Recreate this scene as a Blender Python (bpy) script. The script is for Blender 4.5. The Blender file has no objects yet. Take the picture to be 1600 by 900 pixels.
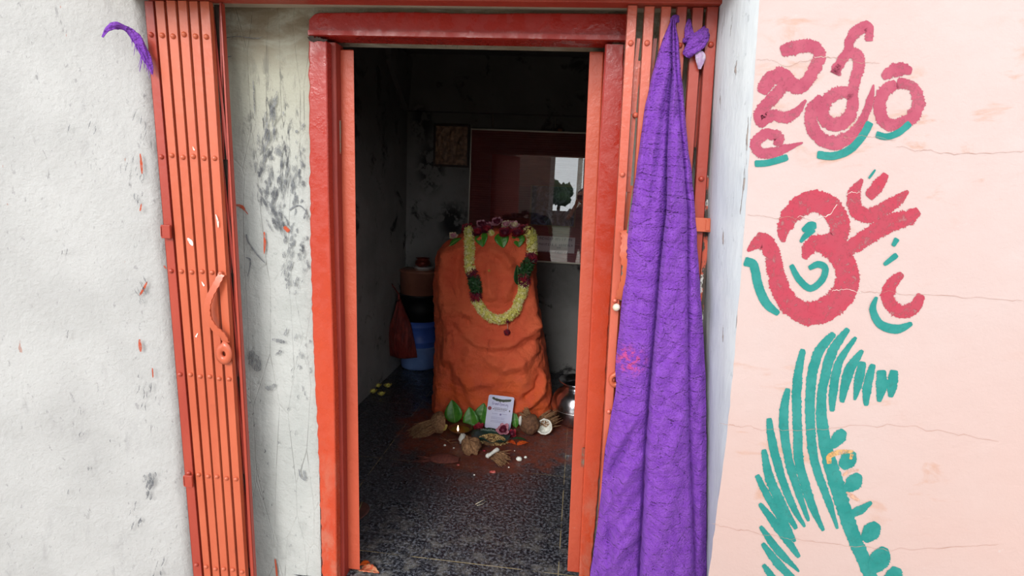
import bpy, bmesh, math, random
from mathutils import Vector, Matrix, noise
from mathutils.bvhtree import BVHTree
random.seed(7)
PI = math.pi
sc = bpy.context.scene
col = sc.collection
H = 1.5                                   # eye height above the shrine floor
CAM = Vector((0, -1.9, H))

# ---------------------------------------------------------------- camera frame
F = 900.0
def _ax():
    D = Vector((568-800, 5500-450, F)).normalized()
    L = Vector((-7300-800, -83-450, F)).normalized()
    X = -L; Z = -D
    X = (X - X.dot(Z)*Z).normalized()
    Y = Z.cross(X)
    return X, Y, Z
AX, AY, AZ = _ax()
def ray(px, py):
    v = Vector((px-800, py-450, F))
    return Vector((v.dot(AX), v.dot(AY), v.dot(AZ)))
def PY(px, py, y):                        # survey: the point of a wall plane Y=y
    r = ray(px, py); return CAM + r*((y-CAM.y)/r.y)
def PZ(px, py, z=0.0):                    # survey: the point of a level plane Z=z
    r = ray(px, py); return CAM + r*((z-CAM.z)/r.z)
def PX(px, py, x):
    r = ray(px, py); return CAM + r*((x-CAM.x)/r.x)

# ---------------------------------------------------------------- helpers
def tag(o, label=None, cat=None, group=None, kind=None):
    if label: o['label'] = label
    if cat: o['category'] = cat
    if group: o['group'] = group
    if kind: o['kind'] = kind
    return o
def empty(name, loc, label=None, cat=None, group=None, kind=None):
    o = bpy.data.objects.new(name, None); col.objects.link(o); o.location = loc
    o.empty_display_size = .05
    return tag(o, label, cat, group, kind)
def link(name, verts, faces, mats, parent=None, smooth=True, fm=None, local=None):
    """one mesh object; verts are world coordinates"""
    me = bpy.data.meshes.new(name)
    if parent is not None:
        off = world_loc(parent)
    elif local is not None:
        off = Vector(local)
    else:
        off = Vector((0, 0, 0))
    me.from_pydata([Vector(v)-off for v in verts], [], faces)
    if not isinstance(mats, (list, tuple)): mats = [mats]
    for m in mats: me.materials.append(m)
    for i, p in enumerate(me.polygons):
        p.use_smooth = smooth
        if fm: p.material_index = fm[i]
    me.update()
    o = bpy.data.objects.new(name, me); col.objects.link(o)
    if parent is not None: o.parent = parent
    else: o.location = off
    return o
def world_loc(o):
    v = Vector((0, 0, 0))
    while o is not None:
        v += Vector(o.location); o = o.parent
    return v
class MB:
    def __init__(s): s.v = []; s.f = []; s.m = []
    def add(s, vs, fs, mi=0):
        n = len(s.v); s.v += [Vector(v) for v in vs]
        for f in fs: s.f.append([i+n for i in f]); s.m.append(mi)
    def hexa(s, c, mi=0):                 # 8 corners: bottom 4 ccw, top 4 ccw
        s.add(c, [(3,2,1,0),(4,5,6,7),(0,1,5,4),(1,2,6,5),(2,3,7,6),(3,0,4,7)], mi)
    def box(s, x0, x1, y0, y1, z0, z1, mi=0):
        s.hexa([(x0,y0,z0),(x1,y0,z0),(x1,y1,z0),(x0,y1,z0),(x0,y0,z1),(x1,y0,z1),(x1,y1,z1),(x0,y1,z1)], mi)
    def tube(s, pts, r, n=8, mi=0, cap=True, flat=1.0):
        pts = [Vector(p) for p in pts]; k = len(pts)
        rs = r if isinstance(r, (list, tuple)) else [r]*k
        up = Vector((0, 0, 1)); rings = []
        t0 = (pts[1]-pts[0]).normalized()
        a = t0.orthogonal().normalized()
        for i in range(k):
            t = (pts[min(i+1,k-1)]-pts[max(i-1,0)])
            t = t.normalized() if t.length > 1e-9 else t0
            a = (a - a.dot(t)*t)
            a = a.normalized() if a.length > 1e-6 else t.orthogonal().normalized()
            b = t.cross(a)
            rings.append([pts[i]+(a*math.cos(2*PI*j/n)+b*math.sin(2*PI*j/n)*flat)*rs[i] for j in range(n)])
        vs = [v for rg in rings for v in rg]; fs = []
        for i in range(k-1):
            for j in range(n):
                j2 = (j+1) % n
                fs.append((i*n+j, i*n+j2, (i+1)*n+j2, (i+1)*n+j))
        if cap: fs.append(tuple(range(n))[::-1]); fs.append(tuple((k-1)*n+j for j in range(n)))
        s.add(vs, fs, mi)
    def lathe(s, prof, c, n=32, mi=0, wob=0):   # prof: (r, z)
        c = Vector(c); vs = []; fs = []
        for (r, z) in prof:
            for j in range(n):
                a = 2*PI*j/n
                q = r*(1+wob*noise.noise(Vector((math.cos(a)*1.5, math.sin(a)*1.5, z*12+c.x*9))))
                vs.append(c+Vector((q*math.cos(a), q*math.sin(a), z)))
        for i in range(len(prof)-1):
            for j in range(n):
                j2 = (j+1) % n
                fs.append((i*n+j, i*n+j2, (i+1)*n+j2, (i+1)*n+j))
        s.add(vs, fs, mi)
    def blob(s, c, r, seed=0, amp=.15, n=12, sc_=(1,1,1), mi=0, fr=2.0):
        c = Vector(c); vs = []; fs = []; m = n//2
        for i in range(m+1):
            th = PI*i/m
            for j in range(n):
                a = 2*PI*j/n
                d = Vector((math.sin(th)*math.cos(a), math.sin(th)*math.sin(a), math.cos(th)))
                q = r*(1+amp*noise.noise(d*fr+Vector((seed*3.7, seed, 0))))
                vs.append(c+Vector((d.x*q*sc_[0], d.y*q*sc_[1], d.z*q*sc_[2])))
        for i in range(m):
            for j in range(n):
                j2 = (j+1) % n
                fs.append((i*n+j, (i+1)*n+j, (i+1)*n+j2, i*n+j2))
        s.add(vs, fs, mi)
    def build(s, name, mats, parent=None, smooth=False, local=None):
        return link(name, s.v, s.f, mats, parent, smooth, s.m, local)
def bevel(o, w=.003, seg=2, ang=40):
    m = o.modifiers.new('bevel', 'BEVEL'); m.width = w; m.segments = seg
    m.limit_method = 'ANGLE'; m.angle_limit = math.radians(ang); return o
def lerp(a, b, t): return a+(b-a)*t
def interp(tab, x):
    if x <= tab[0][0]: return tab[0][1]
    for (x0, y0), (x1, y1) in zip(tab, tab[1:]):
        if x <= x1: return lerp(y0, y1, (x-x0)/(x1-x0))
    return tab[-1][1]
def smoothpath(pts, n=8):                 # catmull-rom through tuples of any length
    P_ = [tuple(map(float, p)) for p in pts]
    if len(P_) < 3:
        return [tuple(lerp(a, b, k/n) for a, b in zip(P_[0], P_[1])) for k in range(n+1)]
    out = []
    for i in range(len(P_)-1):
        p0 = P_[max(i-1,0)]; p1 = P_[i]; p2 = P_[i+1]; p3 = P_[min(i+2,len(P_)-1)]
        for k in range(n):
            t = k/n
            out.append(tuple(.5*((2*b)+(-a+c)*t+(2*a-5*b+4*c-d)*t*t+(-a+3*b-3*c+d)*t**3)
                             for a, b, c, d in zip(p0, p1, p2, p3)))
    out.append(P_[-1]); return out
def sstep(a, b, x):
    t = max(0., min(1., (x-a)/(b-a))); return t*t*(3-2*t)

# ---------------------------------------------------------------- materials
def srgb(r, g, b):
    def f(c):
        c /= 255.; return c/12.92 if c <= .04045 else ((c+.055)/1.055)**2.4
    return (f(r), f(g), f(b), 1)
class NT:
    def __init__(s, name, rough=.6, metal=0., spec=.5):
        s.m = bpy.data.materials.new(name); s.m.use_nodes = True
        s.t = s.m.node_tree; s.b = s.t.nodes['Principled BSDF']
        s.b.inputs['Roughness'].default_value = rough; s.b.inputs['Metallic'].default_value = metal
        s.b.inputs['Specular IOR Level'].default_value = spec
        s.geo = s.t.nodes.new('ShaderNodeTexCoord')
        s.pos = s.geo.outputs['Object']
    def world(s):
        g = s.t.nodes.new('ShaderNodeNewGeometry'); s.pos = g.outputs['Position']; return s
    def n(s, typ, **kw):
        x = s.t.nodes.new(typ)
        for k, v in kw.items(): setattr(x, k, v)
        return x
    def l(s, a, b): s.t.links.new(a, b)
    def setin(s, sock, v):
        if hasattr(v, 'is_linked') or hasattr(v, 'links'): s.l(v, sock)
        else: sock.default_value = v
    def noise(s, scale, detail=4, rough=.55, stretch=None, dist=0., off=None):
        x = s.n('ShaderNodeTexNoise'); x.inputs['Scale'].default_value = scale
        x.inputs['Detail'].default_value = detail; x.inputs['Roughness'].default_value = rough
        x.inputs['Distortion'].default_value = dist
        src = s.pos
        if stretch or off:
            mp = s.n('ShaderNodeMapping'); s.l(s.pos, mp.inputs['Vector'])
            if stretch: mp.inputs['Scale'].default_value = stretch
            if off: mp.inputs['Location'].default_value = off
            src = mp.outputs[0]
        s.l(src, x.inputs['Vector']); return x.outputs['Fac']
    def vor(s, scale, feature='F1', stretch=None, rnd=1.):
        x = s.n('ShaderNodeTexVoronoi', feature=feature); x.inputs['Scale'].default_value = scale
        x.inputs['Randomness'].default_value = rnd
        src = s.pos
        if stretch:
            mp = s.n('ShaderNodeMapping'); s.l(s.pos, mp.inputs['Vector']); mp.inputs['Scale'].default_value = stretch; src = mp.outputs[0]
        s.l(src, x.inputs['Vector']); return x.outputs['Distance']
    def ramp(s, fac, a, b, inv=False):
        x = s.n('ShaderNodeMapRange', interpolation_type='SMOOTHSTEP'); s.l(fac, x.inputs['Value'])
        x.inputs['From Min'].default_value = a; x.inputs['From Max'].default_value = b
        if inv: x.inputs['To Min'].default_value = 1; x.inputs['To Max'].default_value = 0
        return x.outputs[0]
    def math(s, op, a, b=0., c=None):
        x = s.n('ShaderNodeMath', operation=op); s.setin(x.inputs[0], a); s.setin(x.inputs[1], b)
        if c is not None: s.setin(x.inputs[2], c)
        return x.outputs[0]
    def mix(s, fac, a, b):
        x = s.n('ShaderNodeMix', data_type='RGBA'); s.setin(x.inputs['Factor'], fac)
        s.setin(x.inputs[6], a); s.setin(x.inputs[7], b); return x.outputs[2]
    def xyz(s):
        x = s.n('ShaderNodeSeparateXYZ'); s.l(s.pos, x.inputs[0]); return x.outputs
    def spot(s, c, r):                     # soft ellipsoid mask 1 at c, 0 past radii r
        x = s.n('ShaderNodeMapping', vector_type='POINT'); s.l(s.pos, x.inputs['Vector'])
        x.inputs['Location'].default_value = tuple(-a/b for a, b in zip(c, r))
        x.inputs['Scale'].default_value = tuple(1/b for b in r)
        ln = s.n('ShaderNodeVectorMath', operation='LENGTH'); s.l(x.outputs[0], ln.inputs[0])
        return s.ramp(ln.outputs['Value'], .3, 1., inv=True)
    def dim(s, v, f):
        x = s.n('ShaderNodeVectorMath', operation='SCALE'); s.l(v, x.inputs[0]); x.inputs['Scale'].default_value = f; return x.outputs[0]
    def color(s, v): s.setin(s.b.inputs['Base Color'], v); return s
    def roughness(s, v): s.setin(s.b.inputs['Roughness'], v); return s
    def bump(s, h, dist=.002, strength=1.):
        x = s.n('ShaderNodeBump'); x.inputs['Distance'].default_value = dist; x.inputs['Strength'].default_value = strength
        s.l(h, x.inputs['Height'])
        if s.b.inputs['Normal'].is_linked:
            s.l(s.b.inputs['Normal'].links[0].from_socket, x.inputs['Normal'])
        s.l(x.outputs[0], s.b.inputs['Normal']); return s
def plain(name, c, rough=.6, metal=0., c2=None, scale=20, bump=0, bscale=60, spec=.5, sss=0):
    k = NT(name, rough, metal, spec)
    if c2: k.color(k.mix(k.ramp(k.noise(scale), .35, .65), c, c2))
    else: k.color(c)
    if bump: k.bump(k.noise(bscale), bump)
    if sss:
        k.b.inputs['Subsurface Weight'].default_value = sss; k.b.inputs['Subsurface Radius'].default_value = (.01,.005,.003)
    return k.m

def whitewash(name, lo, hi, dirt, warm=None, cell=1.0):
    k = NT(name, .85, 0, .2)
    a = k.mix(k.ramp(k.noise(3.1*cell, 6, .6), .35, .65), lo, hi)
    a = k.mix(k.math('MULTIPLY', k.ramp(k.noise(9*cell, 8, .65, (1,1,.35)), .56, .72), .35), a, dirt)
    a = k.mix(k.math('MULTIPLY', k.ramp(k.noise(60*cell, 3, .6, (1,1,.5)), .64, .72), .5), a, dirt)
    return k, a
# recessed whitewashed wall with its brown damp stain at the top and greenish band
def mk_recess():
    k, a = whitewash('whitewashed_plaster', srgb(214,216,212), srgb(231,232,228), srgb(165,168,166))
    z = k.xyz()['Z']
    g = k.ramp(z, 1.35, 1.85)
    a = k.mix(k.math('MULTIPLY', g, .75), a, srgb(208,205,180))
    st = k.math('MULTIPLY', k.ramp(z, 1.78, 2.0), k.ramp(k.noise(6, 6, .6, (1,1,3), .5), .3, .62))
    a = k.mix(k.math('MULTIPLY', st, .8), a, srgb(150,128,98))
    sc_ = k.vor(14, 'DISTANCE_TO_EDGE', (1,1,.18))
    m = k.math('MULTIPLY', k.ramp(sc_, .0, .018, inv=True), k.ramp(k.noise(5, 3, off=(4,2,1)), .52, .6))
    a = k.mix(k.math('MULTIPLY', m, .5), a, srgb(120,120,112))
    # charcoal rubbings: clustered round one worn patch
    sp = k.spot((-1.03, -.03, 1.62), (.16, .3, .34))
    n1 = k.ramp(k.noise(26, 8, .72, (1.3,1,.35), .6), .5, .62)
    a = k.mix(k.math('MULTIPLY', k.math('MULTIPLY', sp, n1), .85), a, srgb(84,86,92))
    sp = k.spot((-.97, -.03, 1.15), (.14, .3, .5))
    n2 = k.ramp(k.noise(34, 8, .7, (1.2,1,.5), .8, (3,1,7)), .62, .7)
    a = k.mix(k.math('MULTIPLY', k.math('MULTIPLY', sp, n2), .6), a, srgb(105,108,112))
    n3 = k.ramp(k.noise(16, 8, .7, (1.4,1,.25), .5, (9,5,2)), .66, .72)
    a = k.mix(k.math('MULTIPLY', n3, .45), a, srgb(120,122,122))
    k.color(k.dim(a, .58)); k.bump(k.noise(14, 6, .6), .009); k.bump(k.noise(60, 6, .7), .0035)
    k.bump(k.ramp(sc_, 0, .02), .001)
    return k.m
def mk_left_plaster():
    k, a = whitewash('rough_whitewash', srgb(226,224,222), srgb(238,236,234), srgb(176,172,174), cell=1.3)
    n1 = k.ramp(k.noise(20, 8, .7, (1,1.2,.35), .6, (2,8,1)), .63, .7)
    a = k.mix(k.math('MULTIPLY', n1, .5), a, srgb(128,126,130))
    n2 = k.ramp(k.noise(24, 4, .6, (1,1.6,.4), .2, (7,1,4)), .72, .74)
    a = k.mix(k.math('MULTIPLY', n2, .55), a, srgb(205,120,85))
    k.color(k.dim(a, .54)); k.bump(k.noise(16, 7, .65), .008); k.bump(k.noise(110, 5, .7), .0016)
    return k.m
def mk_pillar():
    k, a = whitewash('thick_whitewash', srgb(222,228,234), srgb(238,242,244), srgb(188,194,198))
    cr = k.ramp(k.noise(34, 6, .65, (1,1,.09), .3), .655, .675)
    a = k.mix(k.math('MULTIPLY', cr, .7), a, srgb(170,140,120))
    k.color(k.dim(a, .68)); k.bump(k.noise(12, 5, .6, (1,1,.3)), .006); k.bump(cr, .002)
    return k.m
def mk_pink():
    k = NT('pink_limewash', .9, 0, .2)
    a = k.mix(k.ramp(k.noise(2.2, 6, .6), .3, .7), srgb(250,220,214), srgb(251,228,224))
    z = k.xyz()['Z']
    low = k.ramp(z, .55, 1.45, inv=True)
    a = k.mix(k.math('MULTIPLY', low, .5), a, srgb(250,206,192))
    o = k.math('MULTIPLY', k.ramp(k.noise(7, 5, .6, (1,1,2.2), .6), .56, .72), k.ramp(k.noise(2.1, 2, off=(3,3,3)), .45, .6))
    a = k.mix(k.math('MULTIPLY', o, .75), a, srgb(240,186,158))
    w = k.ramp(k.noise(9, 4, .6, (1,1,2), .4, (5,5,5)), .68, .76)
    a = k.mix(k.math('MULTIPLY', w, .6), a, srgb(252,245,242))
    k.color(k.dim(a, .53)); k.bump(k.noise(11, 6, .6), .004); k.bump(k.noise(150, 3, .6), .0006)
    return k.m
def mk_redpaint(name, c1, c2, gloss=.32, bumpd=.0012, wear=True):
    k = NT(name, gloss, 0, .5)
    a = k.mix(k.ramp(k.noise(5, 5, .6, (1,1,.4)), .35, .65), c1, c2)
    if wear:
        w = k.ramp(k.noise(48, 6, .7, (1,1,.6)), .705, .73)
        a = k.mix(k.math('MULTIPLY', w, .6), a, srgb(196,160,142))
        d = k.ramp(k.noise(14, 6, .65, (1,1,.5), 0, (4,4,4)), .62, .75)
        a = k.mix(k.math('MULTIPLY', d, .35), a, srgb(120,50,35))
    k.color(a)
    k.bump(k.noise(30, 6, .6), bumpd)
    return k.m
def mk_frame():
    k = NT('door_frame_paint', .4, 0, .45)
    z = k.xyz()['Z']
    a = k.mix(k.ramp(z, .7, 1.95), srgb(184,66,36), srgb(154,38,31))  # darker top paints the soffit's shade into the frame colour
    a = k.mix(k.math('MULTIPLY', k.ramp(k.noise(4, 5, .6), .4, .7), .3), a, srgb(160,48,33))
    w = k.ramp(k.noise(42, 6, .7, (1,1,.6)), .70, .73)
    a = k.mix(k.math('MULTIPLY', w, .6), a, srgb(230,190,165))
    d = k.math('MULTIPLY', k.ramp(z, .2, .75, inv=True), k.ramp(k.noise(16, 6, .7, (1,1,.5), .3), .42, .66))
    a = k.mix(k.math('MULTIPLY', d, .6), a, srgb(176,112,92))
    so = k.math('MULTIPLY', k.spot((-.93, -.05, 1.93), (.13, .2, .035)), k.ramp(k.noise(40, 5, .7), .35, .5))
    a = k.mix(so, a, srgb(52,34,30))
    k.color(a); k.roughness(k.ramp(k.noise(22, 4), .1, 1.2))
    k.bump(k.noise(24, 5, .6), .0022); k.bump(k.noise(120, 3, .6), .0004)
    return k.m
def mk_brush(name, c, c2, fade=.42, cover=.5, st=(1,1,1), top=1., ns=70):
    """brush paint whose thin places let the wall show"""
    k = NT(name, .85, 0, .2)
    a = k.mix(k.ramp(k.noise(22, 5, .6), .35, .65), c, c2)
    k.color(a)
    tr = k.n('ShaderNodeBsdfTransparent'); mx = k.n('ShaderNodeMixShader')
    al = k.math('MULTIPLY', k.ramp(k.noise(ns, 6, .75, st, .4), cover-.12, cover+.06), (1-fade)*top)
    al = k.math('ADD', al, fade)
    k.l(al, mx.inputs[0]); k.l(tr.outputs[0], mx.inputs[1]); k.l(k.b.outputs[0], mx.inputs[2])
    k.l(mx.outputs[0], k.t.nodes['Material Output'].inputs[0])
    return k.m
def mk_granite():
    k = NT('black_granite', .3, 0, .5)
    x = k.xyz()
    v = k.noise(75, 4, .75); v2 = k.noise(34, 5, .7, off=(3,1,2))
    a = k.mix(k.ramp(v, .46, .64), srgb(28,29,35), srgb(112,115,124))
    a = k.mix(k.math('MULTIPLY', k.ramp(v2, .55, .68), .6), a, srgb(100,102,106))
    a = k.mix(k.ramp(k.noise(120, 2, .6, off=(1,9,3)), .72, .76), a, srgb(165,165,160))
    # light joints
    def line(coord, at, w): return k.math('LESS_THAN', k.math('ABSOLUTE', k.math('SUBTRACT', coord, at)), w)
    j = None
    for c, at, w in ((x['Y'], .155, .0022), (x['Y'], .94, .0014), (x['Y'], 1.73, .001), (x['X'], .004, .0022), (x['X'], -1.0, .0018)):
        q = line(c, at, w); j = q if j is None else k.math('MAXIMUM', j, q)
    j = k.math('MULTIPLY', j, k.ramp(k.noise(9, 3, off=(6,6,1)), .38, .55))
    a = k.mix(k.math('MULTIPLY', j, .75), a, srgb(176,160,120))
    # red kumkum and oil spread round the idol
    sp = k.spot((-.46, 1.42, 0), (.85, .75, .5))
    sp = k.math('MULTIPLY', k.math('ADD', sp, k.math('MULTIPLY', k.math('SUBTRACT', k.noise(7, 5, .6), .5), 1.1)), 1.)
    m = k.ramp(sp, .36, .56)
    m2 = k.math('MULTIPLY', m, k.ramp(k.noise(26, 5, .7, off=(2,2,5)), .2, .62))
    a = k.mix(k.math('MULTIPLY', m2, .85), a, srgb(128,58,36))
    dk = k.spot((-.5, .95, 0), (.6, .35, .5)); a = k.mix(k.math('MULTIPLY', k.math('MULTIPLY', dk, k.ramp(k.noise(12, 5, .7), .4, .6)), .5), a, srgb(84,44,32))
    # pale mottling in front, imitating the sky sheen near the threshold
    du = k.math('MULTIPLY', k.ramp(x['Y'], .1, .7, inv=True), k.ramp(k.noise(14, 7, .7, off=(5,5,5)), .45, .7))
    a = k.mix(k.math('MULTIPLY', du, .5), a, srgb(150,146,138))
    k.color(a)
    r = k.math('ADD', .16, k.math('MULTIPLY', k.ramp(k.noise(11, 6, .7, off=(8,1,1)), .3, .7), .3))
    r = k.math('ADD', r, k.math('MULTIPLY', m, .25)); k.roughness(r)
    k.bump(k.noise(90, 4, .7), .0006)
    return k.m
def mk_interior():
    k = NT('sooty_plaster', .9, 0, .2)
    a = k.mix(k.ramp(k.noise(2.4, 6, .6), .35, .65), srgb(150,148,146), srgb(172,170,168))
    s_ = k.ramp(k.noise(4.2, 7, .68, None, .4, (1,4,2)), .56, .66)
    a = k.mix(k.math('MULTIPLY', s_, .9), a, srgb(52,50,54))
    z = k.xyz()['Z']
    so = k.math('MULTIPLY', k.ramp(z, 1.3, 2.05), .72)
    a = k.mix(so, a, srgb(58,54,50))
    for c, r in (((-1.2,2.65,1.62),(.16,.3,.28)), ((-1.02,2.65,1.2),(.15,.3,.2)), ((-1.28,2.65,1.95),(.12,.3,.2))):
        q = k.math('MULTIPLY', k.spot(c, r), k.ramp(k.noise(13, 5, .6, off=(c[0]*9,3,3)), .42, .5))
        a = k.mix(k.math('MULTIPLY', q, .9), a, srgb(34,33,38))
    dr = k.ramp(k.noise(16, 6, .7, (1,1,.4), .3, (5,2,9)), .64, .72)
    a = k.mix(k.math('MULTIPLY', dr, .6), a, srgb(70,68,72))
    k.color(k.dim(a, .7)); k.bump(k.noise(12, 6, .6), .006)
    return k.m
def mk_idol():
    k = NT('sindoor_paste', .62, 0, .35)
    a = k.mix(k.ramp(k.noise(6, 6, .6), .35, .65), srgb(244,114,74), srgb(236,100,66))
    a = k.mix(k.math('MULTIPLY', k.ramp(k.noise(13, 6, .65, (1,1,.5), .4, (3,3,3)), .58, .72), .6), a, srgb(196,68,44))
    z = k.xyz()['Z']
    lo = k.math('MULTIPLY', k.ramp(z, .15, .5, inv=True), k.ramp(k.noise(9, 5, .6), .35, .6))
    a = k.mix(k.math('MULTIPLY', lo, .6), a, srgb(246,108,42))
    fl = k.ramp(k.noise(120, 2, .5, off=(2,7,1)), .73, .75)
    a = k.mix(k.math('MULTIPLY', fl, .5), a, srgb(236,150,110))
    k.color(a); k.bump(k.noise(22, 6, .7), .014); k.bump(k.noise(85, 5, .75), .006)
    return k.m
def mk_towel():
    k = NT('purple_terry', .95, 0, .1)
    k.b.inputs['Sheen Weight'].default_value = .25; k.b.inputs['Sheen Roughness'].default_value = .5
    k.b.inputs['Sheen Tint'].default_value = srgb(190,140,240)
    uv = k.geo.outputs['UV']; k.pos = uv
    a = k.mix(k.ramp(k.noise(30, 6, .7), .35, .65), srgb(112,58,158), srgb(126,72,170))
    sp = k.math('MULTIPLY', k.ramp(k.noise(9, 3, .5, (1,1,1), .3, (2.3,1,0)), .66, .76), .35)
    x = k.xyz()
    st = k.math('MULTIPLY', k.spot((.17, 1.00, 0), (.07, .06, 1)), k.ramp(k.noise(60, 3), .45, .6))
    st = k.math('ADD', st, k.math('MULTIPLY', k.spot((.06, 1.03, 0), (.08, .12, 1)), k.math('MULTIPLY', k.ramp(k.noise(70, 3, off=(3,2,0)), .5, .6), .5)))
    a = k.mix(k.math('MULTIPLY', st, .6), a, srgb(200,70,95))
    k.color(a)
    # embossed bands running across, some curved leaf ribs
    w = k.n('ShaderNodeTexWave', wave_type='BANDS', bands_direction='Y', wave_profile='SIN'); k.l(uv, w.inputs['Vector'])
    w.inputs['Scale'].default_value = 7.2; w.inputs['Distortion'].default_value = 1.6; w.inputs['Detail'].default_value = 1; w.inputs['Detail Scale'].default_value = .8
    w2 = k.n('ShaderNodeTexWave', wave_type='RINGS', rings_direction='SPHERICAL', wave_profile='SIN'); k.l(uv, w2.inputs['Vector'])
    w2.inputs['Scale'].default_value = 6; w2.inputs['Distortion'].default_value = 6; w2.inputs['Detail'].default_value = 1; w2.inputs['Detail Scale'].default_value = .6
    vv = k.vor(13, 'DISTANCE_TO_EDGE', (1,.8,1))
    k.bump(k.ramp(vv, 0, .06), .0022)
    k.bump(k.ramp(w.outputs['Fac'], .0, .2), .0016)
    k.bump(k.ramp(w2.outputs['Fac'], .0, .25), .0020)
    bk = k.n('ShaderNodeTexBrick'); k.l(uv, bk.inputs['Vector']); bk.inputs['Scale'].default_value = 9; bk.inputs['Mortar Size'].default_value = .05; bk.inputs['Mortar Smooth'].default_value = 1
    k.bump(k.math('MULTIPLY', bk.outputs['Fac'], k.ramp(k.noise(3, 2), .45, .55)), -.0014)
    k.bump(k.noise(40, 4, .7), .002)
    br = k.vor(170); k.bump(br, .003)
    k.bump(k.noise(220, 2, .6), .004)
    return k.m

M = {}
M['recess'] = mk_recess(); M['leftwall'] = mk_left_plaster(); M['pillar'] = mk_pillar(); M['pink'] = mk_pink()
M['frame'] = mk_frame()
M['gate'] = mk_redpaint('gate_orange_enamel', srgb(178,82,54), srgb(188,93,63), .28)
M['gate_b'] = mk_redpaint('gate_red_enamel', srgb(152,54,40), srgb(162,62,45), .3)
M['gate_d'] = mk_redpaint('gate_inner_enamel', srgb(126,38,30), srgb(142,46,34), .5)
M['leaf'] = mk_redpaint('door_leaf_paint', srgb(172,70,46), srgb(180,78,52), .45, .003)
M['hinge'] = plain('painted_over_hinge', srgb(150,66,48), .5, .2, srgb(120,110,96), 60)
M['dark'] = plain('dark_brown_flat', srgb(46,36,32), .8, 0, srgb(62,50,42))
M['soffit'] = plain('soffit_lime', srgb(164,150,132), .9, 0, srgb(176,162,144), 5, .003, 20)
M['granite'] = mk_granite(); M['inside'] = mk_interior(); M['idol'] = mk_idol(); M['towel'] = mk_towel()
M['concrete'] = plain('lane_concrete', srgb(186,180,170), .9, 0, srgb(168,160,150), 3, .004, 30)
M['crimson'] = mk_brush('crimson_wall_paint', srgb(168,60,76), srgb(164,66,80), .5, .45)
M['rose'] = mk_brush('rose_wall_paint', srgb(168,82,100), srgb(160,72,92), .6, .45)
M['teal'] = mk_brush('teal_wall_paint', srgb(36,122,116), srgb(50,130,124), .85, .45)
M['ochre'] = mk_brush('ochre_wall_smear', srgb(190,138,80), srgb(200,158,108), .25, .5)
M['peach'] = mk_brush('peach_wall_smear', srgb(202,152,126), srgb(204,160,138), .1, .52)
M['charcoal'] = mk_brush('charcoal_smear', srgb(84,86,92), srgb(130,132,134), .0, .50, (1.6,1,.45), .72, 110)
M['charcoal2'] = mk_brush('charcoal_line', srgb(96,98,102), srgb(120,122,126), .45, .5)
M['orange_mark'] = mk_brush('orange_drip', srgb(184,84,54), srgb(174,74,48), .5, .48)
M['chip'] = mk_brush('pale_paint_chip', srgb(240,214,200), srgb(246,232,224), .4, .5)
M['crack'] = plain('crack_line', srgb(170,130,116), .95)
M['crackp'] = plain('crack_lip', srgb(214,196,188), .95)
M['steel'] = plain('polished_steel', srgb(196,196,200), .22, 1, srgb(160,160,166), 8, .001, 30)
M['steelrim'] = plain('steel_edge', srgb(200,198,196), .3, 1)
M['alu'] = plain('worn_aluminium', srgb(190,184,172), .4, .9)
M['knob'] = plain('ivory_knob', srgb(214,200,180), .4, 0, srgb(190,172,150), 60)

# ================================================================ the setting
XL, XR, YB = -1.40, 1.25, 2.65            # shrine room
YW = -.03                                 # face of the recessed door wall
ZS = H+.527                               # porch soffit
def struct(name, mb, mats, smooth=False, label=None, parent=None):
    o = mb.build(name, mats, parent, smooth); o['kind'] = 'structure'
    if label: o['label'] = label
    return o
b = MB(); b.box(XL-.15, XR+.15, YW, YB+.15, -.14, 0)
struct('floor', b, M['granite'], label='black granite tiled shrine floor with pale joints and red powder stain')
b = MB(); b.box(-30, 30, -12, YW, -.30, -.15)
struct('ground', b, M['concrete'], label='concrete lane outside the shrine')
k_ = plain('dark_olive_ground', srgb(78,86,58), .95, 0, srgb(56,66,44), .8, .03, 6)
b = MB(); b.box(-60, 60, -60, -12, -.30, -.15)  # added so the board's glass mirrors darker ground
struct('ground_added', b, k_, label='dark ground added beyond the lane to dim the board reflection')
b = MB(); b.box(XL-.15, XL, .10, YB, 0, 2.6)
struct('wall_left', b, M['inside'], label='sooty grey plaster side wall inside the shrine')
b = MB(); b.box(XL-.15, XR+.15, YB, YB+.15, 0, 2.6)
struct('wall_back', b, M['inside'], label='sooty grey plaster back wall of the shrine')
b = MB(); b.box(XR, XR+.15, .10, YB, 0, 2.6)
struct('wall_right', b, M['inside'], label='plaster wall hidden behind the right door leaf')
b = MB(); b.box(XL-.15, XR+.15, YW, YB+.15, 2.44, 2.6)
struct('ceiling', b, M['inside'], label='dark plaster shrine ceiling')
# beam and sloping bracket along the top of the back wall
b = MB(); b.box(XL-.10, XR, YB-.10, YB, 2.03, 2.44)
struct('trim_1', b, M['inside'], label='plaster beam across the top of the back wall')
b = MB(); n_ = len(b.v)
cs = [(XL, YB-.10, 2.40), (XL+.07, YB-.10, 2.40), (XL+.05, YB-.55, 2.44), (XL, YB-.55, 2.44), (XL, YB-.10, 2.03), (XL+.04, YB-.10, 2.03), (XL+.03, YB-.5, 2.3), (XL, YB-.5, 2.3)]
b.hexa([cs[i] for i in (4,5,6,7,0,1,2,3)])
struct('trim_2', b, M['inside'], label='plaster bracket in the upper left corner')

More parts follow.
